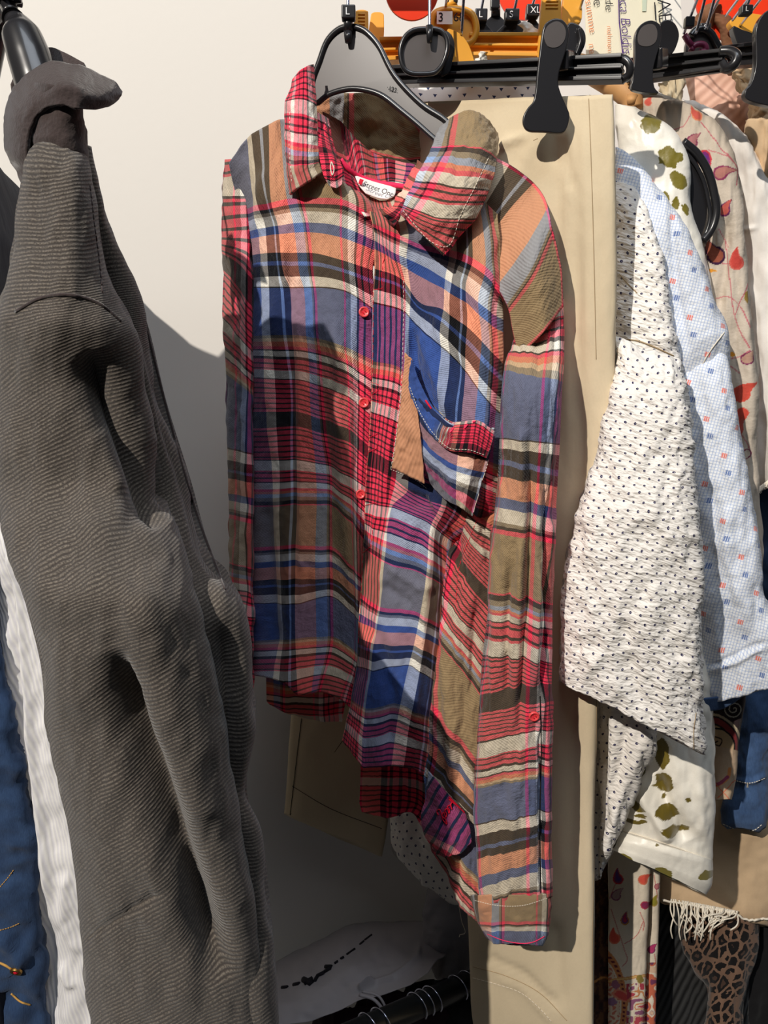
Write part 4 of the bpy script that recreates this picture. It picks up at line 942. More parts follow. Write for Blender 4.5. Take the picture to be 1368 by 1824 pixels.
# clothes hanging on the lower rail
spots = [(560, 1800, 700, 1790), (640, 1772, 800, 1760), (720, 1752, 860, 1735)]
for i, (a, b, c, d) in enumerate(spots):
    o = loft('dark_garment', [(a, b, c, d, .93, .90, .015), (a - 8, b + 60, c + 8, d + 60, .93, .89, .03), (a - 10, b + 200, c + 10, d + 200, .93, .89, .03)], DARKPURP if i < 2 else BLACKC, None, n=(50, 60), seed=70 + i, wrinkle=(.006, 12, 60))
    tag(o, ['dark plum garment hanging below the white bag, left of the others', 'dark plum garment hanging below the white bag beside the metal hooks', 'black garment hanging behind the lower rail under the plaid cuff'][i], 'garment')
bag = empty('plastic_bag', 'white plastic bag with a dark line print lying below the shirts', 'bag')
bg = sheet('bag_body', [
    [(440, 1735, 1.09, 0, 0), (500, 1704, 1.09, 0, 0), (560, 1676, 1.09, 0, 0), (630, 1645, 1.08, 0, 0), (700, 1642, 1.08, 0, 0), (745, 1640, 1.07, 0, 0), (790, 1640, 1.06, 0, 0)],
    [(440, 1765, .99, 0, 0), (500, 1735, .99, 0, 0), (560, 1705, .99, 0, 0), (630, 1672, .99, 0, 0), (700, 1668, .99, 0, 0), (748, 1676, .98, 0, 0), (795, 1690, .97, 0, 0)],
    [(440, 1790, .92, 0, 0), (500, 1768, .92, 0, 0), (560, 1742, .92, 0, 0), (630, 1712, .92, 0, 0), (690, 1705, .92, 0, 0), (740, 1700, .92, 0, 0), (780, 1705, .92, 0, 0)],
    [(440, 1815, .88, 0, 0), (500, 1800, .88, 0, 0), (560, 1785, .88, 0, 0), (620, 1765, .88, 0, 0), (670, 1752, .88, 0, 0), (715, 1735, .88, 0, 0), (765, 1722, .88, 0, 0)],
    [(440, 1835, .86, 0, 0), (500, 1826, .86, 0, 0), (555, 1818, .86, 0, 0), (610, 1798, .86, 0, 0), (650, 1780, .86, 0, 0), (700, 1765, .86, 0, 0), (760, 1728, .86, 0, 0)]], CARRIER, bag, n=(90, 130), seed=64, wrinkle=(.004, 70, 60), thick=.0006,
    folds=[([(640, 1760), (700, 1740), (745, 1700), (748, 1672)], 5, .006), ([(670, 1750), (640, 1765)], 6, .01)])
marks = [((502, 1759), (512, 1758)), ((523, 1754), (533, 1752)), ((541, 1745), (555, 1752)), ((543, 1752), (557, 1744)), ((560, 1748), (566, 1738)), ((566, 1738), (578, 1732)), ((578, 1731), (590, 1724)), ((580, 1722), (590, 1722)), ((596, 1716), (602, 1712)), ((607, 1708), (612, 1705)), ((618, 1700), (632, 1690)), ((641, 1682), (648, 1676)), ((650, 1674), (662, 1665))]
mb = MB()
for i, (a, b) in enumerate(marks): mb.tube([on(bg, *a, .002), on(bg, *b, .002)], [.0024, .0026, .0045, .0045, .003, .003, .0028, .003, .002, .002, .0017, .0015, .0015][i], 8)
mb.build('line_print', INKB, bg)
MB().tube([Q(640, 1772, .845), Q(668, 1782, .835), Q(682, 1800, .83), Q(676, 1822, .83), Q(640, 1832, .83), Q(600, 1838, .84)], .0022, 8, 40).build('handle_loop', CARRIER, bag)
MB().tube([Q(645, 1766, .85), Q(676, 1776, .84), Q(688, 1800, .835), Q(684, 1830, .835), Q(660, 1850, .84)], .0018, 8, 40).build('handle_loop', CARRIER, bag)
g2 = loft('grey_cloth_bag', [(768, 1560, 850, 1560, 1.0, .98, .02), (755, 1620, 850, 1620, 1.0, .98, .03), (752, 1680, 846, 1680, 1.0, .97, .03), (764, 1715, 838, 1718, 1.0, .97, .025), (782, 1745, 826, 1748, 1.0, .97, .02), (798, 1756, 816, 1757, 1.0, .97, .01)], plain('grey_cloth', (150, 146, 150), .9, .2, .1), None, n=(60, 50), seed=65, wrinkle=(.003, 20, 30))
tag(g2, 'dim grey cloth bag hanging to the right of the white plastic bag', 'bag')
MB().tube([Q(815, 1600, .84), Q(822, 1640, .84), Q(826, 1664, .84), Q(819, 1665, .84), Q(818, 1669, .84)], .0004, 6, 20).build('loose_thread', STITCHW, shirt)
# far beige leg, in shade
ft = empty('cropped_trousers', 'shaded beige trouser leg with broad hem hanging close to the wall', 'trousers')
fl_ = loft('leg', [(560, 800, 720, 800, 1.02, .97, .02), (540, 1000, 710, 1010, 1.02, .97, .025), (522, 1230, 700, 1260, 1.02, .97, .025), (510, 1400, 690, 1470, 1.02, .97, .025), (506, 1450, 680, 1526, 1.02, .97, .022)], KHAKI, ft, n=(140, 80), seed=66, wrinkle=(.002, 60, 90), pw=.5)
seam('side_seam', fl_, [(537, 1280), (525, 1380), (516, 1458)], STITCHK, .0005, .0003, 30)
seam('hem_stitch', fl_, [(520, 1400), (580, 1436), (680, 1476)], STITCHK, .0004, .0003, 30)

djh = empty('jacket_hanger', 'black plastic hanger of the near-black jacket, just left of the view', 'clothes hanger')
MB().tube([Vector((-.40, .64, 1.60)), Vector((-.39, .70, 1.70)), Vector((-.345, .74, 1.80)), Vector((-.40, .79, 1.69)), Vector((-.42, .96, 1.62))], .008, 12, 40).build('body', PLASTIC, djh)
MB().tube([Vector((-.345, .74, 1.81)), Vector((-.345, .757, 1.85)), Vector((-.345, .7575, 1.875)), Vector((-.345, .74, 1.892)), Vector((-.345, .7225, 1.875))], .002, 10, 30).build('hook', METAL, djh)
# ------------------------------------------------------------------ right group
def hexc(*c): return np.array(lin(c))
def paint_base(px, c): return np.broadcast_to(hexc(*c), px.shape + (4,)).copy()
def blob(C, px, py, cx, cy, rx, ry, ang, color, rough=.18, seed=3, ring=None):
    a = math.radians(ang); dx, dy = px - cx, py - cy
    x = dx * math.cos(a) + dy * math.sin(a); y = -dx * math.sin(a) + dy * math.cos(a)
    th = np.arctan2(y / ry, x / rx)
    d = np.hypot(x / rx, y / ry) * (1 + rough * 2 * vnoise(th * 2.2 + 40, np.full_like(th, seed * 1.7), seed))
    C[d < 1] = hexc(*color)
    if ring is not None: C[(d < 1) & (d > .72)] = hexc(*ring)
def line(C, px, py, pts, w_, color):
    A = smooth_path([(a, b, 0) for a, b in pts], max(12, len(pts) * 8)); C[segdist(px, py, [(p[0], p[1]) for p in A]) < w_] = hexc(*color)
def paisley(C, px, py, cx, cy, s, ang, body, ring, core=None):
    s = s * 1.2; a = math.radians(ang)
    x = ((px - cx) * math.cos(a) + (py - cy) * math.sin(a)) / s; y = (-(px - cx) * math.sin(a) + (py - cy) * math.cos(a)) / s
    # drop: round head at (0,0) with a bent tail towards (0.5,-2)
    d = np.hypot(x, y)
    for k in range(1, 12):
        t = k / 11; tx = .9 * t * t * 1.0; ty = -2.0 * t; rr = (1 - t) * .92 + .05
        d = np.minimum(d, np.hypot(x - tx, y - ty) / rr)
    C[d < 1] = hexc(*ring); C[d < .74] = hexc(*body)
    if core is not None: C[d < .4] = hexc(*core)

# dotted seersucker blouse
db = empty('dotted_blouse', 'white seersucker blouse with small navy dots right of the beige trousers', 'blouse')
dbb = loft('body', [(880, 700, 1120, 700, .93, .80, .03), (800, 900, 1140, 900, .94, .80, .035), (740, 1150, 1160, 1150, .95, .80, .035), (705, 1400, 1130, 1330, .95, .80, .035), (695, 1500, 1118, 1440, .95, .80, .033), (740, 1560, 1100, 1500, .95, .80, .03), (800, 1610, 1066, 1568, .95, .81, .02)],
    DOTS, db, n=(160, 120), seed=81, wrinkle=(.004, 22, 60), pw=.45, folds=[([(1120, 1260), (1100, 1400), (1080, 1520)], 8, .006), ([(1095, 1300), (1085, 1450)], 8, -.006)])
dbf = loft('front_panel', [(1062, 1215, 1170, 1290, .755, .735, .02), (1064, 1300, 1166, 1330, .755, .735, .022), (1066, 1370, 1140, 1390, .757, .74, .02), (1066, 1460, 1112, 1470, .76, .745, .018), (1066, 1530, 1086, 1520, .76, .75, .012), (1066, 1566, 1072, 1556, .76, .755, .006)], DOTS, db, n=(100, 60), seed=82, wrinkle=(.004, 14, 60), folds=[([(1150, 1300), (1105, 1420), (1075, 1520)], 8, .005), ([(1120, 1290), (1090, 1420)], 7, -.005)])
dsh = loft('shoulder', [(1092, 322, 1132, 332, .79, .775, .006), (1090, 360, 1152, 368, .79, .765, .018), (1088, 420, 1170, 420, .79, .755, .024), (1088, 480, 1186, 480, .785, .75, .028), (1088, 560, 1197, 560, .78, .745, .032), (1088, 625, 1215, 650, .775, .74, .034)], DOTS, db, n=(110, 80), seed=83, wrinkle=(.002, 20, 24), pw=.5)
dsl = loft('sleeve', [(1092, 600, 1214, 640, .73, .70, .012), (1098, 622, 1218, 665, .72, .69, .024), (1088, 680, 1225, 700, .715, .685, .034), (1072, 750, 1230, 770, .71, .68, .038), (1048, 840, 1236, 850, .705, .675, .04), (1022, 940, 1242, 950, .70, .67, .042), (1006, 1020, 1247, 1030, .70, .67, .042), (1000, 1090, 1250, 1110, .70, .67, .042), (998, 1150, 1252, 1220, .70, .67, .04), (998, 1190, 1254, 1290, .70, .67, .038), (998, 1214, 1255, 1345, .70, .672, .036)],
    DOTS, db, n=(260, 120), seed=84, wrinkle=(.0028, 22, 34), pw=.5, folds=[([(1110, 1100), (1125, 1200), (1150, 1270)], 14, -.006), ([(1030, 1160), (1070, 1180)], 16, .004), ([(1230, 750), (1243, 1100)], 8, .003)])
seam('sleeve_seam', dsh, [(1094, 606), (1130, 606), (1165, 618), (1200, 634)], STITCHT, .0007, .0006, 40)
seam('shoulder_seam', dsh, [(1103, 488), (1118, 505), (1135, 522)], STITCHT, .0005, .0004, 20)
seam('side_seam', dsl, [(1240, 1270), (1236, 1300), (1236, 1335)], STITCHT, .0004, .0004, 20)

# blue checked blouse
cb = empty('checked_blouse', 'pale blue checked blouse with little orange and blue squares', 'blouse')
cbt = loft('shoulder', [(1098, 262, 1116, 272, .80, .795, .006), (1096, 300, 1150, 306, .80, .79, .016), (1094, 350, 1196, 362, .80, .775, .024), (1096, 390, 1214, 390, .80, .77, .028), (1110, 450, 1245, 455, .80, .765, .030), (1130, 530, 1270, 530, .80, .765, .034), (1150, 640, 1296, 590, .80, .76, .036), (1170, 740, 1300, 650, .80, .765, .030)],
    CHECK, cb, n=(120, 80), seed=91, wrinkle=(.002, 30, 60), pw=.5, folds=[([(1196, 380), (1205, 520), (1228, 640)], 7, -.006)])
cbs = loft('sleeve', [(1180, 640, 1292, 590, .79, .755, .014), (1184, 700, 1301, 660, .785, .75, .028), (1190, 780, 1318, 760, .785, .745, .034), (1200, 880, 1338, 870, .785, .74, .036), (1215, 980, 1355, 985, .785, .735, .038), (1225, 1060, 1362, 1060, .785, .735, .038), (1232, 1110, 1376, 1095, .785, .735, .038), (1240, 1190, 1388, 1150, .785, .735, .036), (1246, 1225, 1388, 1200, .785, .735, .034), (1250, 1258, 1384, 1222, .785, .737, .032)],
    CHECK, cb, n=(180, 90), seed=92, wrinkle=(.0028, 26, 60), pw=.5, folds=[([(1290, 900), (1296, 1000), (1320, 1080)], 12, .004), ([(1262, 1195), (1310, 1180), (1360, 1150)], 5, .004), ([(1262, 1185), (1310, 1170), (1360, 1142)], 4, -.004)])
seam('sleeve_seam', cbt, [(1290, 592), (1262, 630), (1232, 690)], STITCHW, .0006, .0005, 40)
cbi = sheet('cuff_inside', [[(1246, 1245, .745, 0, 0), (1290, 1240, .745, 40, 0), (1330, 1228, .745, 80, 0)], [(1252, 1268, .75, 0, 30), (1290, 1262, .75, 40, 30), (1325, 1240, .75, 80, 30)]], DENIM, cb, n=(10, 30), wrinkle=None)

# ivory satin blouse with olive blots
OL = (122, 110, 34); OLD = (74, 62, 14)
def paint_satin(px, py):
    C = paint_base(px, (244, 238, 224))
    for i, (x, y, rx, ry, a) in enumerate([(1160, 220, 17, 20, 10), (1193, 282, 18, 19, -20), (1210, 321, 14, 18, -30), (1185, 352, 8, 12, 0), (1204, 362, 7, 11, 0), (1222, 372, 7, 10, -20), (1178, 1342, 15, 30, 0), (1180, 1396, 18, 21, -8), (1181, 1423, 4, 4, 0), (1225, 1423, 5, 4, 0), (1137, 1435, 14, 8, 35), (1143, 1452, 10, 4, 8), (1128, 1462, 16, 3.5, 12), (1142, 1464, 10, 4, -10), (1189, 1448, 24, 11, 14), (1195, 1478, 18, 8, 22), (1222, 1482, 10, 5, -25), (1170, 1505, 3, 3, 0),
            (1118, 1528, 14, 5, 38), (1146, 1544, 4, 2, 0), (1180, 1556, 17, 9, 10), (1168, 1562, 14, 5, 30), (1200, 1575, 22, 8, 12), (1258, 1560, 14, 8, -28), (1140, 1380, 3, 12, 20), (1165, 1290, 8, 14, 10), (1150, 1240, 9, 9, 0)]):
        blob(C, px, py, x, y, rx, ry, a, OL if (y < 400 or y > 1520) else (108, 92, 26), .25, i + 2)
    return C
sb = empty('satin_blouse', 'ivory satin blouse with olive green blot print', 'blouse')
sbt = loft('shoulder', [(1098, 185, 1132, 192, .83, .82, .010), (1096, 215, 1178, 215, .83, .81, .02), (1100, 250, 1213, 252, .83, .805, .026), (1110, 300, 1230, 300, .83, .80, .028), (1130, 370, 1233, 366, .83, .80, .03), (1150, 420, 1250, 420, .83, .80, .03), (1170, 480, 1260, 470, .83, .80, .03), (1190, 620, 1272, 600, .83, .80, .03)],
    SATIN, sb, n=(260, 200), seed=101, wrinkle=(.0016, 40, 60), pw=.6, paint=paint_satin)
sbb = loft('sleeve', [(1175, 1100, 1262, 1100, .80, .77, .02), (1165, 1200, 1268, 1200, .80, .77, .03), (1150, 1290, 1270, 1290, .80, .77, .034), (1136, 1380, 1271, 1380, .795, .765, .036), (1118, 1440, 1271, 1450, .79, .765, .036), (1104, 1490, 1269, 1535, .79, .765, .034)],
    SATIN, sb, n=(300, 240), seed=102, wrinkle=(.004, 40, 80), pw=.5, paint=paint_satin, folds=[([(1140, 1390), (1160, 1440), (1195, 1500)], 12, .010), ([(1165, 1380), (1200, 1450), (1225, 1500)], 14, -.010), ([(1240, 1300), (1250, 1500)], 12, .004)])
sbc = loft('cuff', [(1106, 1482, 1269, 1532, .788, .762, .036), (1098, 1496, 1269, 1545, .786, .762, .038), (1094, 1506, 1267, 1575, .786, .762, .038), (1088, 1512, 1258, 1594, .786, .764, .036)], SATIN, sb, n=(110, 260), seed=103, wrinkle=(.0015, 40, 60), pw=.5, paint=paint_satin)
seam('cuff_seam', sbb, [(1110, 1480), (1150, 1492), (1200, 1508), (1262, 1532)], STITCHW, .0006, .0008, 60)

# paisley print cardigan
VN = (196, 112, 118); RD = (206, 78, 72); PU = (116, 50, 92)
def paint_pais(px, py):
    C = paint_base(px, (206, 192, 174))
    for L in [[(1235, 195), (1215, 225), (1190, 232)], [(1250, 215), (1285, 265), (1310, 300), (1312, 330)], [(1262, 265), (1295, 280), (1305, 290)], [(1292, 430), (1300, 500), (1308, 560), (1330, 620)], [(1280, 408), (1298, 440)], [(1278, 468), (1298, 470)], [(1275, 532), (1295, 528), (1318, 545), (1332, 585)], [(1330, 505), (1310, 560)], [(1297, 640), (1318, 635), (1330, 625)], [(1300, 652), (1318, 665)], [(1310, 770), (1322, 800), (1338, 805)], [(1318, 770), (1335, 800), (1336, 812), (1324, 815)], [(1312, 900), (1330, 960)]]:
        line(C, px, py, L, .9, VN)
    paisley(C, px, py, 1153, 182, 6, 10, (214, 98, 84), (220, 130, 110)); paisley(C, px, py, 1243, 205, 8, -60, (214, 98, 84), (224, 140, 100))
    paisley(C, px, py, 1232, 252, 9, 20, (180, 120, 120), (140, 60, 90)); paisley(C, px, py, 1254, 280, 12, 150, (120, 40, 110), (196, 60, 70), (90, 50, 130))
    paisley(C, px, py, 1283, 308, 11, 60, (180, 120, 110), (140, 50, 90)); paisley(C, px, py, 1290, 375, 9, 10, (190, 90, 80), (110, 40, 90))
    paisley(C, px, py, 1275, 455, 14, -50, (150, 80, 60), (60, 25, 60)); paisley(C, px, py, 1312, 468, 11, -20, (196, 70, 60), (208, 92, 80))
    paisley(C, px, py, 1328, 640, 8, 10, (190, 150, 130), (130, 50, 90)); paisley(C, px, py, 1318, 702, 12, 25, (200, 76, 60), (214, 80, 64)); paisley(C, px, py, 1322, 735, 8, 170, (200, 76, 60), (214, 80, 64))
    paisley(C, px, py, 1331, 808, 7, 200, (206, 192, 174), (130, 40, 80))
    blob(C, px, py, 1266, 482, 9, 3, 0, (222, 150, 50)); blob(C, px, py, 1303, 632, 6, 4, 0, (222, 150, 50)); blob(C, px, py, 1328, 530, 4, 10, 0, (160, 130, 60)); blob(C, px, py, 1320, 762, 4, 16, 10, (196, 90, 80))
    return C
pcg = empty('paisley_cardigan', 'beige cardigan printed with red and purple paisley drops and vines', 'cardigan')
pg1 = loft('sleeve', [(1128, 158, 1150, 158, .88, .875, .006), (1130, 172, 1182, 168, .88, .865, .012), (1140, 200, 1262, 205, .88, .85, .02), (1160, 260, 1300, 262, .88, .84, .026), (1175, 320, 1316, 320, .88, .835, .03), (1185, 400, 1324, 400, .88, .83, .03), (1200, 550, 1336, 550, .88, .83, .03), (1225, 700, 1345, 700, .88, .83, .03), (1250, 850, 1352, 850, .88, .83, .03), (1265, 1000, 1356, 1000, .88, .83, .03), (1275, 1150, 1350, 1150, .88, .83, .028)],
    PRINT, pcg, n=(620, 220), seed=111, wrinkle=(.003, 26, 90), pw=.5, paint=paint_pais, folds=[([(1300, 380), (1290, 480), (1280, 560)], 9, -.006), ([(1320, 400), (1330, 600), (1338, 800)], 8, .004)])
def paint_pc(px, py):
    C = paint_base(px, (208, 180, 150))
    top = py < 1326 + .25 * (px - 1270)
    C[top] = hexc(52, 40, 42)
    for cx, cy in ((1307, 1262), (1281, 1320)):
        ang = np.arctan2(py - cy, px - cx); r = np.hypot(px - cx, py - cy)
        C[(np.abs(((r - ang * 1.4) % 8) - 4) < 1.1) & (r < 17) & top] = hexc(206, 196, 176)
    for o_, c_, w_ in ((0, (206, 190, 160), 2.2), (10, (150, 60, 62), 5), (24, (200, 170, 130), 6)):
        d = np.abs(np.hypot(px - 1262, (py - 1330)) - (58 - o_)); C[(d < w_) & top] = hexc(*c_)
    C[(np.hypot(px - 1276, py - 1330) < 34) & top & (np.hypot(px - 1276, py - 1330) > 31)] = hexc(30, 28, 30)
    C[(np.hypot(px - 1276, py - 1330) < 31) & top] = hexc(210, 180, 140)
    line(C, px, py, [(1276, 1312), (1286, 1318), (1282, 1328), (1274, 1324), (1279, 1320)], 1.1, (60, 40, 40))
    line(C, px, py, [(1300, 1370), (1298, 1382), (1282, 1396), (1268, 1400)], 3.2, (226, 150, 90)); line(C, px, py, [(1296, 1384), (1280, 1396), (1266, 1398)], 3, (168, 80, 110))
    line(C, px, py, [(1272, 1390), (1300, 1425)], .8, (226, 120, 90)); line(C, px, py, [(1310, 1390), (1280, 1420)], .8, (226, 120, 90))
    return C
pg2 = loft('cuff', [(1262, 1200, 1330, 1200, .83, .81, .018), (1266, 1250, 1326, 1250, .83, .81, .02), (1268, 1330, 1316, 1322, .83, .81, .022), (1268, 1380, 1312, 1380, .83, .81, .02), (1268, 1424, 1302, 1424, .83, .81, .016)], PRINT, pcg, n=(260, 160), seed=112, wrinkle=(.0016, 20, 60), pw=.5, paint=paint_pc)

# white top with a raw edge
wt = loft('cropped_blouse', [(1216, 178, 1236, 182, .93, .92, .006), (1220, 188, 1275, 196, .93, .90, .014), (1230, 210, 1310, 222, .93, .89, .022), (1240, 240, 1338, 256, .93, .88, .028), (1255, 300, 1364, 312, .93, .875, .03), (1270, 400, 1392, 400, .93, .87, .032), (1290, 550, 1398, 550, .93, .87, .034), (1310, 700, 1402, 700, .93, .87, .034), (1325, 820, 1404, 812, .93, .87, .034), (1335, 884, 1410, 850, .93, .87, .032)],
    WHITEC, None, n=(220, 100), seed=121, wrinkle=(.003, 22, 80), pw=.5, folds=[([(1320, 400), (1322, 410), (1350, 405)], 4, .003)])
tag(wt, 'plain white top with a frayed lower edge at the right side', 'top')
mb = MB(); prng = random.Random(4)
for k in range(36):
    x = 1343 + k * .8 + prng.random() * 1; y = 878 - (x - 1343) * .75
    mb.tube([Q(x, y - 4, .868), Q(x - 2 + prng.random() * 3, y + 2, .866), Q(x - 4 + prng.random() * 8, y + 7, .866)], .0004, 5, 6)
mb.build('frayed_edge', FRINGE, wt)
# pink ribbed top, pleated beige waistband, shorts at right edge
pk_ = loft('pink_top', [(1226, 126, 1312, 122, .97, .95, .01), (1226, 140, 1326, 150, .97, .95, .014), (1230, 180, 1337, 180, .97, .94, .02), (1240, 240, 1339, 250, .97, .94, .022), (1250, 320, 1345, 320, .97, .94, .022), (1260, 480, 1350, 480, .97, .94, .022)], PINKRIB, None, n=(90, 60), seed=122, wrinkle=(.003, 20, 50), uoff=0)
tag(pk_, 'dusty pink ribbed top hanging behind the white top', 'top')
wb = loft('pleated_shorts', [(1172, 150, 1216, 132, .94, .93, .008), (1174, 170, 1214, 165, .94, .93, .014), (1180, 190, 1210, 195, .94, .93, .015), (1180, 300, 1214, 300, .94, .93, .015)], KHAKI, None, n=(60, 60), seed=123, wrinkle=(.006, 6, 30))
tag(wb, 'crumpled beige waistband clipped just behind the second black clip hanger', 'shorts')
sr = empty('gathered_trousers', 'pale brown gathered trousers at the right edge under the big black clip', 'trousers')
s1 = loft('waist', [(1304, 120, 1400, 112, .90, .89, .01), (1310, 150, 1400, 160, .90, .88, .014), (1336, 186, 1400, 182, .90, .88, .016), (1336, 215, 1400, 212, .90, .88, .016)], BEIGE2, sr, n=(60, 60), seed=124, wrinkle=(.005, 14, 18))
s2 = loft('leg', [(1336, 212, 1400, 210, .89, .87, .014), (1338, 260, 1410, 260, .89, .87, .02), (1344, 350, 1420, 350, .89, .87, .022), (1350, 600, 1420, 600, .89, .87, .022)], BEIGE2, sr, n=(80, 60), seed=125, wrinkle=(.007, 14, 60))
# denim
dn = empty('denim_jeans', 'mid blue denim jeans with a turned hem at the right edge', 'jeans')
d1 = loft('leg', [(1338, 870, 1430, 860, .94, .91, .02), (1344, 1000, 1430, 1000, .94, .91, .03), (1346, 1120, 1430, 1120, .94, .91, .03), (1330, 1220, 1430, 1220, .94, .91, .03)], DENIMD, dn, n=(80, 60), seed=126, wrinkle=(.004, 20, 40))
d2 = loft('leg', [(1316, 1200, 1400, 1200, .89, .87, .02), (1308, 1290, 1376, 1290, .89, .87, .03), (1304, 1380, 1370, 1370, .89, .87, .03), (1284, 1440, 1368, 1430, .89, .87, .03), (1284, 1466, 1362, 1468, .89, .87, .028), (1296, 1476, 1350, 1482, .89, .87, .024)], DENIM, dn, n=(120, 70), seed=127, wrinkle=(.003, 20, 40), folds=[([(1306, 1388), (1340, 1394), (1366, 1380)], 4, .004)])
seam('hem_stitch', d2, [(1308, 1390), (1335, 1395), (1364, 1386)], STITCHW, .0005, .0006, 40, dash=2)
seam('hem_edge', d2, [(1288, 1468), (1315, 1478), (1345, 1478), (1358, 1468)], STITCHW, .0006, .0006, 40, dash=2)
gl = loft('green_lace_top', [(1362, 1300, 1420, 1300, .90, .89, .01), (1360, 1350, 1420, 1350, .90, .89, .012), (1362, 1440, 1420, 1440, .90, .89, .01)], plain('pale_green_lace', (196, 206, 190), .9, .2, .5, 260, .001), None, n=(40, 40), seed=128)
tag(gl, 'sliver of pale green lace cloth at the right edge beside the denim', 'top')
# frayed shorts
fs = empty('frayed_shorts', 'beige denim shorts with long white fringe below the denim leg', 'shorts')
f1 = loft('leg', [(1230, 1300, 1420, 1300, .96, .93, .02), (1215, 1400, 1420, 1400, .96, .93, .03), (1185, 1480, 1420, 1500, .95, .92, .034), (1172, 1560, 1415, 1600, .95, .92, .036), (1175, 1605, 1385, 1620, .95, .92, .036), (1185, 1612, 1372, 1652, .95, .92, .034)], BEIGE2, fs, n=(150, 110), seed=129, wrinkle=(.003, 40, 60), pw=.5)
mb = MB(); prng = random.Random(9)
for k in range(46):
    t = k / 45; x = 1196 + 118 * (t ** .9); y = 1606 + t * 22
    if x > 1200 and x < 1216 and k % 2: continue
    L = (18 + prng.random() * 52) * (1.0 if x < 1275 else .45); sx = prng.uniform(-14, 14) + (1245 - x) * .25
    mb.tube([Q(x, y - 5, .886), Q(x + sx * .3 + prng.uniform(-6, 6), y + L * .35, .872 + prng.random() * .01), Q(x + sx + prng.uniform(-5, 5), y + L * .75, .872), Q(x + sx * 1.2 + prng.uniform(-6, 6), y + L, .874)], .0010, 6, 12)
mb.build('fringe', FRINGE, fs)
mb = MB(); pts = []
for k in range(60):
    x = 1180 + k * 3.2; y = 1604 + (x - 1180) * .16 + 10 * math.exp(-((x - 1335) / 26) ** 2) + prng.uniform(-1.5, 1.5); pts.append(Q(x, y, .8845 + (.006 if x > 1350 else 0)))
mb.tube(pts, .0016, 6).build('frayed_hem', FRINGE, fs)
# paisley trousers
def paint_pt(px, py):
    C = paint_base(px, (232, 218, 196))
    for L in [[(1096, 1575), (1086, 1600)], [(1088, 1620), (1100, 1655), (1112, 1690), (1117, 1710), (1108, 1722)], [(1112, 1680), (1135, 1665), (1146, 1640)], [(1140, 1625), (1147, 1645), (1145, 1658)], [(1165, 1560), (1172, 1600)], [(1166, 1700), (1172, 1740)]]: line(C, px, py, L, .8, (206, 130, 120))
    paisley(C, px, py, 1101, 1566, 8, -25, (130, 60, 110), (220, 60, 70), (96, 60, 140)); paisley(C, px, py, 1097, 1596, 7.5, 20, (190, 160, 160), (150, 90, 120)); paisley(C, px, py, 1113, 1640, 6.5, -10, (120, 70, 130), (200, 140, 70), (200, 60, 90))
    paisley(C, px, py, 1145, 1568, 7, 30, (224, 90, 72), (224, 120, 90)); paisley(C, px, py, 1148, 1612, 6, 60, (150, 50, 90), (190, 60, 80)); paisley(C, px, py, 1095, 1672, 8, -30, (224, 90, 72), (230, 120, 90))
    paisley(C, px, py, 1165, 1608, 6, 0, (150, 140, 50), (180, 150, 80)); paisley(C, px, py, 1160, 1692, 6, 20, (190, 60, 110), (130, 60, 100)); paisley(C, px, py, 1170, 1580, 4, 20, (190, 120, 120), (150, 60, 90))
    d = np.hypot((px - 1040) / 72, (py - 1790) / 110)
    C[(np.abs(d - 1) < .075)] = hexc(214, 140, 84); C[(np.abs(d - 1) < .03) & ((py // 4).astype(int) % 2 == 0)] = hexc(110, 40, 50)
    C[d < .9] = np.where((np.sin(px * .5 + np.sin(py * .3) * 2) * np.sin(py * .37) > .2)[..., None], hexc(206, 120, 96), hexc(224, 200, 172))[d < .9]
    for L in [[(1085, 1748), (1120, 1742), (1150, 1738)]]: line(C, px, py, L, 3, (214, 150, 90)); line(C, px, py, L, 1.2, (230, 190, 120))
    blob(C, px, py, 1108, 1774, 20, 9, 15, (216, 84, 76), .2, 4, (228, 140, 110)); blob(C, px, py, 1096, 1755, 7, 8, 0, (160, 100, 120)); blob(C, px, py, 1090, 1785, 8, 7, 0, (150, 110, 140)); blob(C, px, py, 1140, 1745, 6, 8, 0, (150, 130, 60))
    low = (py > 1752) & (px > 1116)
    n_ = vnoise(px / 9, py / 11, 5); C[low & (n_ > .12)] = hexc(190, 70, 84); C[low & (n_ < -.18)] = hexc(150, 90, 120); C[low & (np.abs(n_) < .05)] = hexc(212, 140, 90)
    r = px > 1152; low2 = r & (py > 1715); C[low2 & (n_ > -.05)] = hexc(206, 110, 80); C[low2 & (n_ > .2)] = hexc(120, 60, 90); C[low2 & (n_ < -.2)] = hexc(226, 190, 160)
    return C
pt = empty('paisley_trousers', 'cream trousers printed with red and purple paisley below the satin cuff', 'trousers')
loft('leg', [(1082, 1420, 1162, 1420, .87, .855, .014), (1083, 1540, 1158, 1540, .87, .855, .018), (1084, 1700, 1152, 1700, .87, .855, .018), (1083, 1870, 1146, 1870, .87, .855, .018)], PRINT, pt, n=(460, 150), seed=131, wrinkle=(.0012, 20, 60), pw=.4, paint=paint_pt)
loft('leg', [(1156, 1420, 1180, 1420, .875, .87, .010), (1156, 1540, 1177, 1540, .875, .87, .012), (1151, 1700, 1172, 1700, .875, .87, .012), (1145, 1870, 1166, 1870, .875, .87, .012)], PRINT, pt, n=(460, 90), seed=132, wrinkle=(.0008, 20, 60), pw=.4, paint=paint_pt)
def paint_br(px, py):
    C = paint_base(px, (70, 42, 34)); n_ = vnoise(px / 7, py / 16, 8) + .5 * vnoise(px / 3, py / 5, 2)
    C[n_ > .12] = hexc(104, 70, 44); C[n_ < -.2] = hexc(44, 26, 24); line(C, px, py, [(1056, 1750), (1075, 1742), (1090, 1744)], 2, (190, 130, 70)); return C
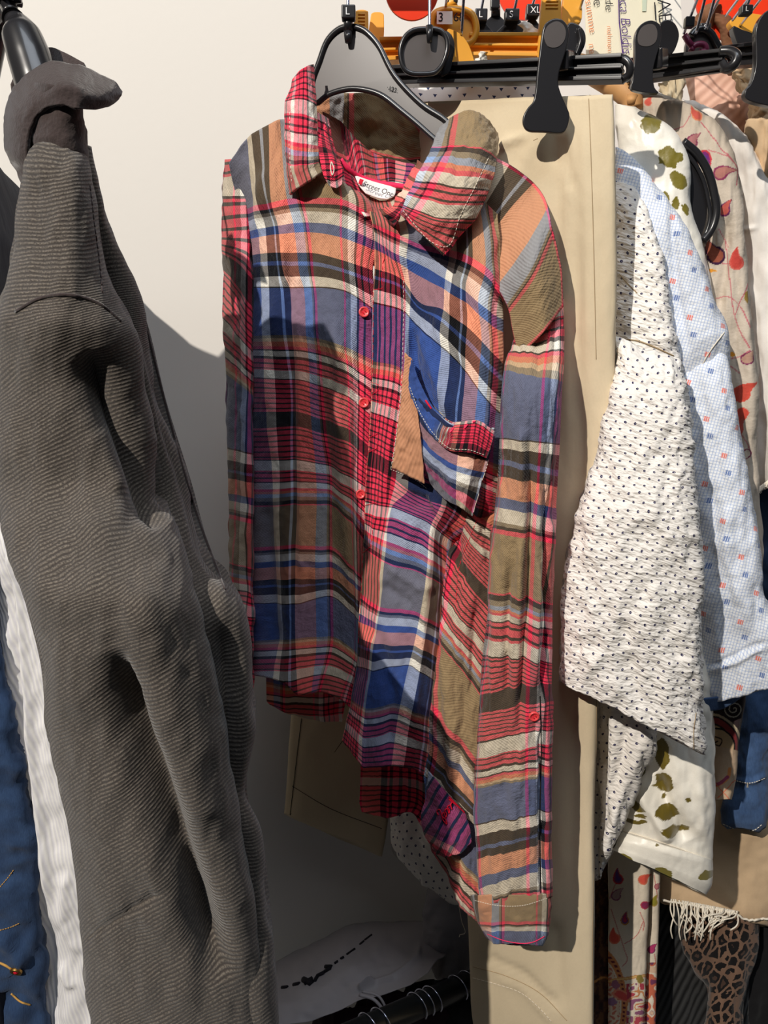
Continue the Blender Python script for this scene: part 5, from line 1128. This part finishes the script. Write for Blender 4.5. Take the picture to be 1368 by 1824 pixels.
br = loft('brown_print_scarf', [(1052, 1480, 1090, 1480, .89, .885, .01), (1050, 1600, 1090, 1600, .89, .885, .012), (1050, 1870, 1090, 1870, .89, .885, .012)], PRINT, None, n=(240, 60), seed=133, wrinkle=(.0012, 12, 40), paint=paint_br)
tag(br, 'dark brown printed cloth in the gap between beige and paisley trousers', 'garment')
# dark garments low at the right
kn = loft('black_ribbed_trousers', [(1150, 1580, 1330, 1600, .98, .96, .02), (1150, 1700, 1335, 1700, .98, .96, .03), (1150, 1880, 1340, 1880, .98, .96, .03)], BLACKRIB, None, n=(120, 100), seed=134, wrinkle=(.004, 20, 90)); tag(kn, 'black ribbed knit trousers behind the white fringe', 'trousers')
lp = loft('leopard_trousers', [(1212, 1630, 1352, 1630, .93, .91, .02), (1214, 1680, 1350, 1680, .93, .91, .026), (1236, 1725, 1344, 1725, .93, .91, .026), (1262, 1770, 1326, 1780, .93, .91, .024), (1245, 1870, 1318, 1870, .93, .91, .024)], LEOPARD, None, n=(120, 90), seed=135, wrinkle=(.003, 20, 60)); tag(lp, 'brown and black leopard print trousers hanging below the fringe', 'trousers')
bt = loft('black_trousers', [(1320, 1600, 1450, 1600, .98, .96, .02), (1310, 1700, 1450, 1700, .98, .96, .03), (1300, 1880, 1450, 1880, .98, .96, .03)], BLACKC, None, n=(60, 60), seed=136, wrinkle=(.005, 14, 60)); tag(bt, 'plain black trousers at the lower right corner', 'trousers')
bm2 = loft('black_backing_cloth', [(1075, 900, 1420, 900, 1.04, 1.02, .02), (1060, 1300, 1440, 1300, 1.04, 1.02, .03), (1040, 1880, 1460, 1880, 1.04, 1.02, .03)], BLACKC, None, n=(120, 100), seed=137, wrinkle=(.006, 20, 90)); tag(bm2, 'black backing cloth added to fill the gaps behind the right-hand clothes', 'coat')  # black backing added to keep the gaps between garments dark
wht = loft('white_strap', [(1344, 1640, 1352, 1640, .93, .93, .003), (1341, 1690, 1350, 1690, .93, .93, .003)], WHITEC, None, n=(20, 16), wrinkle=None); tag(wht, 'short white strap end beside the leopard print', 'strap')
# white cloth with navy triangles behind the shirt hanger
tr = loft('triangle_print_top', [(700, 136, 962, 128, .93, .90, .01), (698, 200, 965, 200, .93, .90, .02), (698, 500, 965, 500, .93, .90, .02), (700, 900, 960, 900, .93, .90, .02)], TRI, None, n=(120, 90), seed=138, wrinkle=(.004, 30, 60)); tag(tr, 'white top with navy triangle print glimpsed behind the black bar', 'top')

# ------------------------------------------------------------------ hangers on the right
h2 = empty('clip_hanger', 'second black clip hanger from the left, its clip before the paper sign', 'clothes hanger')
hbar(h2, 1120, 108, 150, .86, 1290, 91, 124, .80)
MB().tube([Q(1282, 92, .80), Q(1300, 92, .795), Q(1312, 102, .79), Q(1308, 114, .79), Q(1294, 122, .795), Q(1286, 112, .80)], .005, 10, 24, closed=False).build('end_loop', PLASTIC, h2)
j2 = [(1131, 66), (1136, 50), (1148, 39), (1162, 36), (1175, 43), (1178, 58), (1176, 78), (1168, 105), (1163, 130), (1166, 155), (1172, 166), (1128, 160), (1127, 140), (1130, 110), (1131, 88)]
MB().prism(rpoly(j2, 4), .775, .006).build('front_jaw', PLASTIC, h2, bevel=.001)
MB().prism(rpoly([(1136, 66), (1142, 50), (1154, 43), (1166, 45), (1171, 58), (1168, 74), (1156, 82), (1140, 80)], 4), .7745, .001).build('thumb_rest', PLASTIC_REFL, h2)
MB().prism(rpoly([(1176, 42), (1190, 35), (1203, 42), (1210, 60), (1206, 80), (1196, 96), (1176, 98), (1174, 70)], 4), .80, .008).build('back_jaw', PLASTIC, h2, bevel=.001)
MB().beam(Q(1168, 105, .78), Q(1180, 105, .80), .018, .012).build('clip_spring_block', PLASTIC, h2, bevel=.002)
hook(1240, 60, .80, h2); cube_tag(1221, 28, 1239, 47, .82, '', h2)
h3 = empty('clip_hanger', 'large black clip hanger cut off by the right edge of the view', 'clothes hanger')
hbar(h3, 1270, 88, 122, .86, 1400, 72, 112, .80)
j3 = [(1346, 60), (1350, 40), (1362, 22), (1380, 14), (1400, 22), (1408, 50), (1400, 100), (1398, 150), (1405, 190), (1360, 186), (1330, 176), (1328, 160), (1338, 148), (1346, 120), (1347, 90)]
MB().prism(rpoly(j3, 4), .77, .008).build('front_jaw', PLASTIC, h3, bevel=.001)
MB().beam(Q(1380, 90, .78), Q(1390, 90, .82), .02, .02).build('clip_spring_block', PLASTIC, h3, bevel=.002)
hook(1331, 10, .80, h3); cube_tag(1321, 7, 1343, 24, .79, 'L', h3)
# round black hanger end between satin and paisley
rh = empty('shoulder_hanger', 'black plastic hanger end curving out between satin blouse and paisley cardigan', 'clothes hanger')
arc = [(1216, 252), (1240, 272), (1260, 304), (1272, 345), (1276, 378), (1268, 408), (1252, 430)]
MB().tube([Q(x, y, .80) for x, y in arc], .0042, 12, 40).build('arm', PLASTIC, rh)
MB().tube([Q(x - 11, y + 8, .80) for x, y in arc], .0020, 8, 40).build('inner_ridge', PLASTIC, rh)
MB().prism(rpoly([(1218, 262), (1240, 285), (1254, 320), (1260, 362), (1256, 400), (1246, 424), (1236, 400), (1232, 350), (1228, 300)], 4), .803, .006).build('web', PLASTIC, rh)
hook(1258, 52, .80, rh)
wh = empty('wooden_hanger', 'pale wooden hanger shoulder behind the beige trousers edge', 'clothes hanger')
MB().tube([Q(1006, 104, .90), Q(1040, 120, .90), Q(1090, 148, .88), Q(1112, 162, .875), Q(1126, 178, .87), Q(1128, 196, .87)], [.008, .012, .013, .013, .013, .010], 16, 30).build('arm', WOOD, wh)
MB().tube([Q(1126, 170, .862), Q(1124, 186, .862)], [.006, .004], 12).build('notch', WOOD, wh)
hook(1006, 100, .90, wh)
# brown suede strap, plum hanger
bs = loft('brown_suede_strap', [(1262, 22, 1296, 26, .93, .93, .012), (1272, 40, 1306, 38, .93, .93, .013), (1282, 62, 1312, 60, .93, .93, .013), (1286, 88, 1332, 84, .93, .93, .014), (1286, 100, 1335, 96, .93, .93, .014)], BROWN, None, n=(50, 40), wrinkle=(.001, 10, 10)); tag(bs, 'brown suede strap looping over the hangers at the upper right', 'strap')
MB().tube([Q(1276, 30, .925), Q(1262, 28, .93), Q(1248, 38, .935), Q(1238, 46, .935)], [.012, .012, .009, .006], 12, 20).build('strap_end', BROWN, bs)
ph = empty('plum_hanger', 'small plum plastic hanger loop behind the second clip hanger', 'clothes hanger')
MB().tube([Q(1231, 92, .84), Q(1234, 84, .84), Q(1256, 82, .84), Q(1258, 90, .84), Q(1246, 93, .84)], .003, 8, 20).build('loop', PLUM, ph)
MB().tube([Q(1219, 62, .84), Q(1226, 74, .84), Q(1236, 86, .84)], .003, 8).build('arm', PLUM, ph)
hook(1218, 60, .84, ph)
bhh = empty('black_hanger', 'black plastic hanger with size S cube beside the brown suede strap', 'clothes hanger')
MB().prism(rpoly([(1230, 62), (1240, 54), (1254, 52), (1266, 60), (1274, 76), (1284, 94), (1228, 94)], 4), .85, .01).build('body', PLASTIC_REFL, bhh)
MB().tube([Q(x, y, .848) for x, y in [(1230, 66), (1240, 54), (1254, 52), (1266, 60), (1276, 78), (1286, 96)]], .004, 8, 30).build('rim', PLASTIC, bhh)
cube_tag(1247, 40, 1268, 56, .845, 'S', bhh); hook(1258, 44, .85, bhh, name='hook')
# black shoulder hangers further back (upper middle)
def back_hanger(px, ytop, lab, letter, cube, Y, w_=36):
    e = empty('black_hanger', lab, 'clothes hanger')
    MB().prism(rpoly([(px, ytop), (px + w_ * .35, ytop + 10), (px + w_, ytop + 34), (px + w_, ytop + 46), (px - w_, ytop + 46), (px - w_, ytop + 34), (px - w_ * .35, ytop + 10)], 4), Y, .01).build('body', PLASTIC, e, bevel=.001)
    MB().tube([Q(px, ytop + 6, Y), Q(px, cube[3] - 2, Y)], .005, 12).build('neck', PLASTIC, e)
    cube_tag(*cube, Y - .01, letter, e); hook(px, cube[1] + 5, Y, e); return e
back_hanger(857, 34, 'black hanger with size L cube right beside the amber hanger plate', 'L', (846, 14, 869, 36), .86, 30)
back_hanger(916, 28, 'black hanger with white size S on its cube behind the amber bar', 'S', (900, 14, 926, 36), .85)
back_hanger(948, 26, 'black hanger with white size XL on its cube beside the amber clip', 'XL', (938, 6, 962, 28), .87, 22)
back_hanger(883, 24, 'plain black hanger standing between the cubes marked L and S', '', (874, -10, 891, 14), .88, 40)
wc = sheet('white_paper_scrap', [[(922, 44, .835, 0, 0), (934, 37, .83, 0, 0), (960, 54, .84, 0, 0)], [(932, 54, .832, 0, 0), (938, 50, .828, 0, 0), (962, 60, .84, 0, 0)], [(932, 66, .835, 0, 0), (942, 66, .832, 0, 0), (962, 66, .84, 0, 0)]], PAPERW, None, n=(20, 20), wrinkle=(.001, 8, 8), thick=.0005); tag(wc, 'crumpled white paper scrap resting above the amber bar', 'paper')
wc = sheet('white_tissue', [[(846, 108, .80, 0, 0), (856, 92, .795, 0, 0), (872, 110, .80, 0, 0)], [(842, 118, .80, 0, 0), (856, 112, .795, 0, 0), (874, 116, .80, 0, 0)]], PAPERW, None, n=(16, 20), wrinkle=(.003, 5, 5), thick=.0005); tag(wc, 'bright white tissue tip poking up behind the black bar', 'paper')
# amber hangers
ah = empty('amber_clip_hanger', 'amber plastic clip hanger with numbered sticker, bar above the black one', 'clothes hanger')
hbar(ah, 836, 63, 102, .84, 966, 63, 104, .83, YELLOW)
hbar(ah, 676, 71, 112, .84, 790, 70, 104, .84, YELLOW)
ap2 = rpoly([(768, 46), (772, 28), (784, 20), (806, 17), (828, 19), (842, 28), (848, 46), (847, 62), (840, 74), (826, 78), (790, 76), (772, 70)], 4)
MB().prism(ap2, .835, .004).build('centre_plate', YELLOW, ah)
MB().tube([Q(x, y, .833) for x, y in ap2], .0035, 8, closed=True).build('plate_rim', YELLOW, ah)
MB().prism([(778, 20), (806, 20), (806, 43), (778, 43)], .829, .0005).build('sticker', PAPERW, ah)
text_obj('sticker_number', '3   68', Q(780, 38, .8286), (1, 0, 0), (0, 0, 1), .0115, INKB, ah, .0001)
def amber_jaw(x0, x1, y0, y1, Y, name='clip_jaw', ridges=4, lean=3):
    o = MB().prism(rpoly([(x0 + 3, y0 + 2), ((x0 + x1) / 2, y0), (x1 - 3, y0 + 2), (x1, y0 + 10), (x1 - lean, y1), (x0 - lean, y1), (x0, y0 + 10)], 4), Y, .008).build(name, YELLOW, ah, bevel=.0012)
    for k in range(ridges): MB().tube([Q(x0 + 6, y0 + 8 + k * 6, Y), Q(x1 - 6, y0 + 8 + k * 6, Y)], .0011, 6).build('grip_ridge', YELLOW, o)
    return o
amber_jaw(966, 1000, -12, 130, .822, lean=8); amber_jaw(1004, 1036, -12, 40, .84, ridges=0, lean=2)
amber_jaw(632, 656, 17, 85, .83); amber_jaw(660, 684, 21, 74, .845, ridges=0)
hook(793, 22, .838, ah); MB().tube([Q(806, 18, .84), Q(803, 6, .84), Q(806, -4, .84)], [.007, .0055, .006], 12).build('neck', YELLOW, ah); cube_tag(796, -12, 816, 4, .835, '', ah)
a2 = empty('amber_hanger', 'amber plastic hanger whose rounded shoulder shows beside the black oval plate', 'clothes hanger')
MB().prism(rpoly([(796, 56), (808, 54), (824, 64), (836, 82), (844, 106), (843, 114), (812, 116), (800, 112)], 4), .80, .008).build('body', YELLOW, a2, bevel=.001)
MB().prism(rpoly([(797, 58), (802, 57), (810, 80), (812, 114), (800, 112)], 4), .795, .004).build('edge', YELLOW, a2); hook(822, 62, .80, a2)
# red discs on the rail
for x, y, r, Y, lab in ((734, -18, .026, .80, 'round red plastic divider disc above the black oval plate'), (1322, -16, .052, .93, 'large round red plastic divider disc at the upper right corner'), (935, -18, .030, .93, 'red plastic divider disc behind the cubes marked S and XL')):
    c = Q(x, y, Y); mb = MB(); mb.tube([c, c + Vector((0, .003, 0))], r, 48); o = mb.build('divider_disc', REDP, None, smooth=False); tag(o, lab, 'rail divider')
# amber hanger behind right disc
a3 = empty('amber_hanger', 'amber plastic hanger showing below the red disc at the right edge', 'clothes hanger')
MB().prism(rpoly([(1300, 38), (1322, 24), (1345, 24), (1380, 34), (1390, 66), (1345, 66), (1312, 54)], 4), .90, .01).build('body', YELLOW, a3, bevel=.001); hook(1318, 46, .90, a3)
a4 = empty('black_hanger', 'black hanger shoulder below the amber hanger at the upper right', 'clothes hanger')
MB().prism(rpoly([(1306, 46), (1322, 52), (1345, 62), (1346, 84), (1320, 84), (1310, 66)], 4), .885, .01).build('body', PLASTIC, a4, bevel=.001); hook(1305, 36, .885, a4); hook(1293, 28, .885, a4, name='hook')
# handwritten paper signs
sg = empty('paper_sign', 'cream paper sign with sideways handwriting hanging behind the clip hangers', 'sign')
cp = MB().prism([(1040, -80, .90), (1180, -80, .90), (1180, 100, .90), (1044, 104, .90)], None, .0004).build('cream_sheet', PAPER, sg)
wp = MB().prism([(1150, -80, .903), (1207, -80, .903), (1219, 100, .903), (1150, 100, .903)], None, .0004).build('white_sheet', PAPERW, sg)
MB().prism([(1144, -30, .899), (1154, -30, .899), (1151, 20, .899), (1144, 20, .899)], None, .0003).build('tape', TAPE, sg)
dn_ = Q(1100, 60, .898) - Q(1100, 0, .898); rt = Q(1160, 30, .898) - Q(1100, 30, .898)
def down_text(s, px, py, size, mat, shx=0.0, Y=.898, xs=0.0):
    d = Q(px + xs, py + 60, Y) - Q(px, py, Y)
    return text_obj('handwriting', s, Q(px, py, Y), d, rt, size, mat, sg, .0001, shear=shx, thick=-.018)
down_text('Bianca Boldis', 1100, -48, .0150, INKV, .2, xs=4); down_text('Freunde', 1078, -58, .0125, INKB, .1); down_text('nehmen:', 1081, 46, .0078, INKO, .1, xs=2)
down_text('alle', 1057, -26, .015, INKB); down_text('ABG', 1170, -2, .0215, INKB, .05, .8975, xs=5)
down_text('summe', 1042, 0, .0115, INKO, 0, xs=8); down_text('neu', 1048, 78, .0110, INKO, 0, xs=6)
mb = MB(); mb.tube([Q(1101, -40, .8978), Q(1103, 40, .8978), Q(1110, 104, .8978)], .0005, 6).build('underline', INKV, sg)
mb = MB(); mb.tube([Q(1166, 4, .8974), Q(1168, 36, .8974)], .0006, 6).build('underline', INKB, sg)
hook(1130, -20, .90, sg, name='hook') if False else None
MB().tube([Q(1110, -78, .90), Vector((Q(1130, -80, .90).x, RY, RZ + .014)), Q(1150, -78, .90)], .0006, 6, 20).build('string', STITCHW, sg)
bpy.context.view_layer.update()
# put each group's Empty at the base of its thing, keeping the parts where they are
for e in [o for o in scene.objects if o.type == 'EMPTY' and o.parent is None]:
    pts = []
    def rec(o):
        for c in o.children:
            if c.type == 'MESH': pts.extend([c.matrix_world @ Vector(b) for b in c.bound_box])
            rec(c)
    rec(e)
    if pts:
        lo_ = Vector((sum(p.x for p in pts) / len(pts), sum(p.y for p in pts) / len(pts), min(p.z for p in pts)))
        kids = list(e.children)
        e.location = lo_
        for c in kids: c.location = c.location - lo_
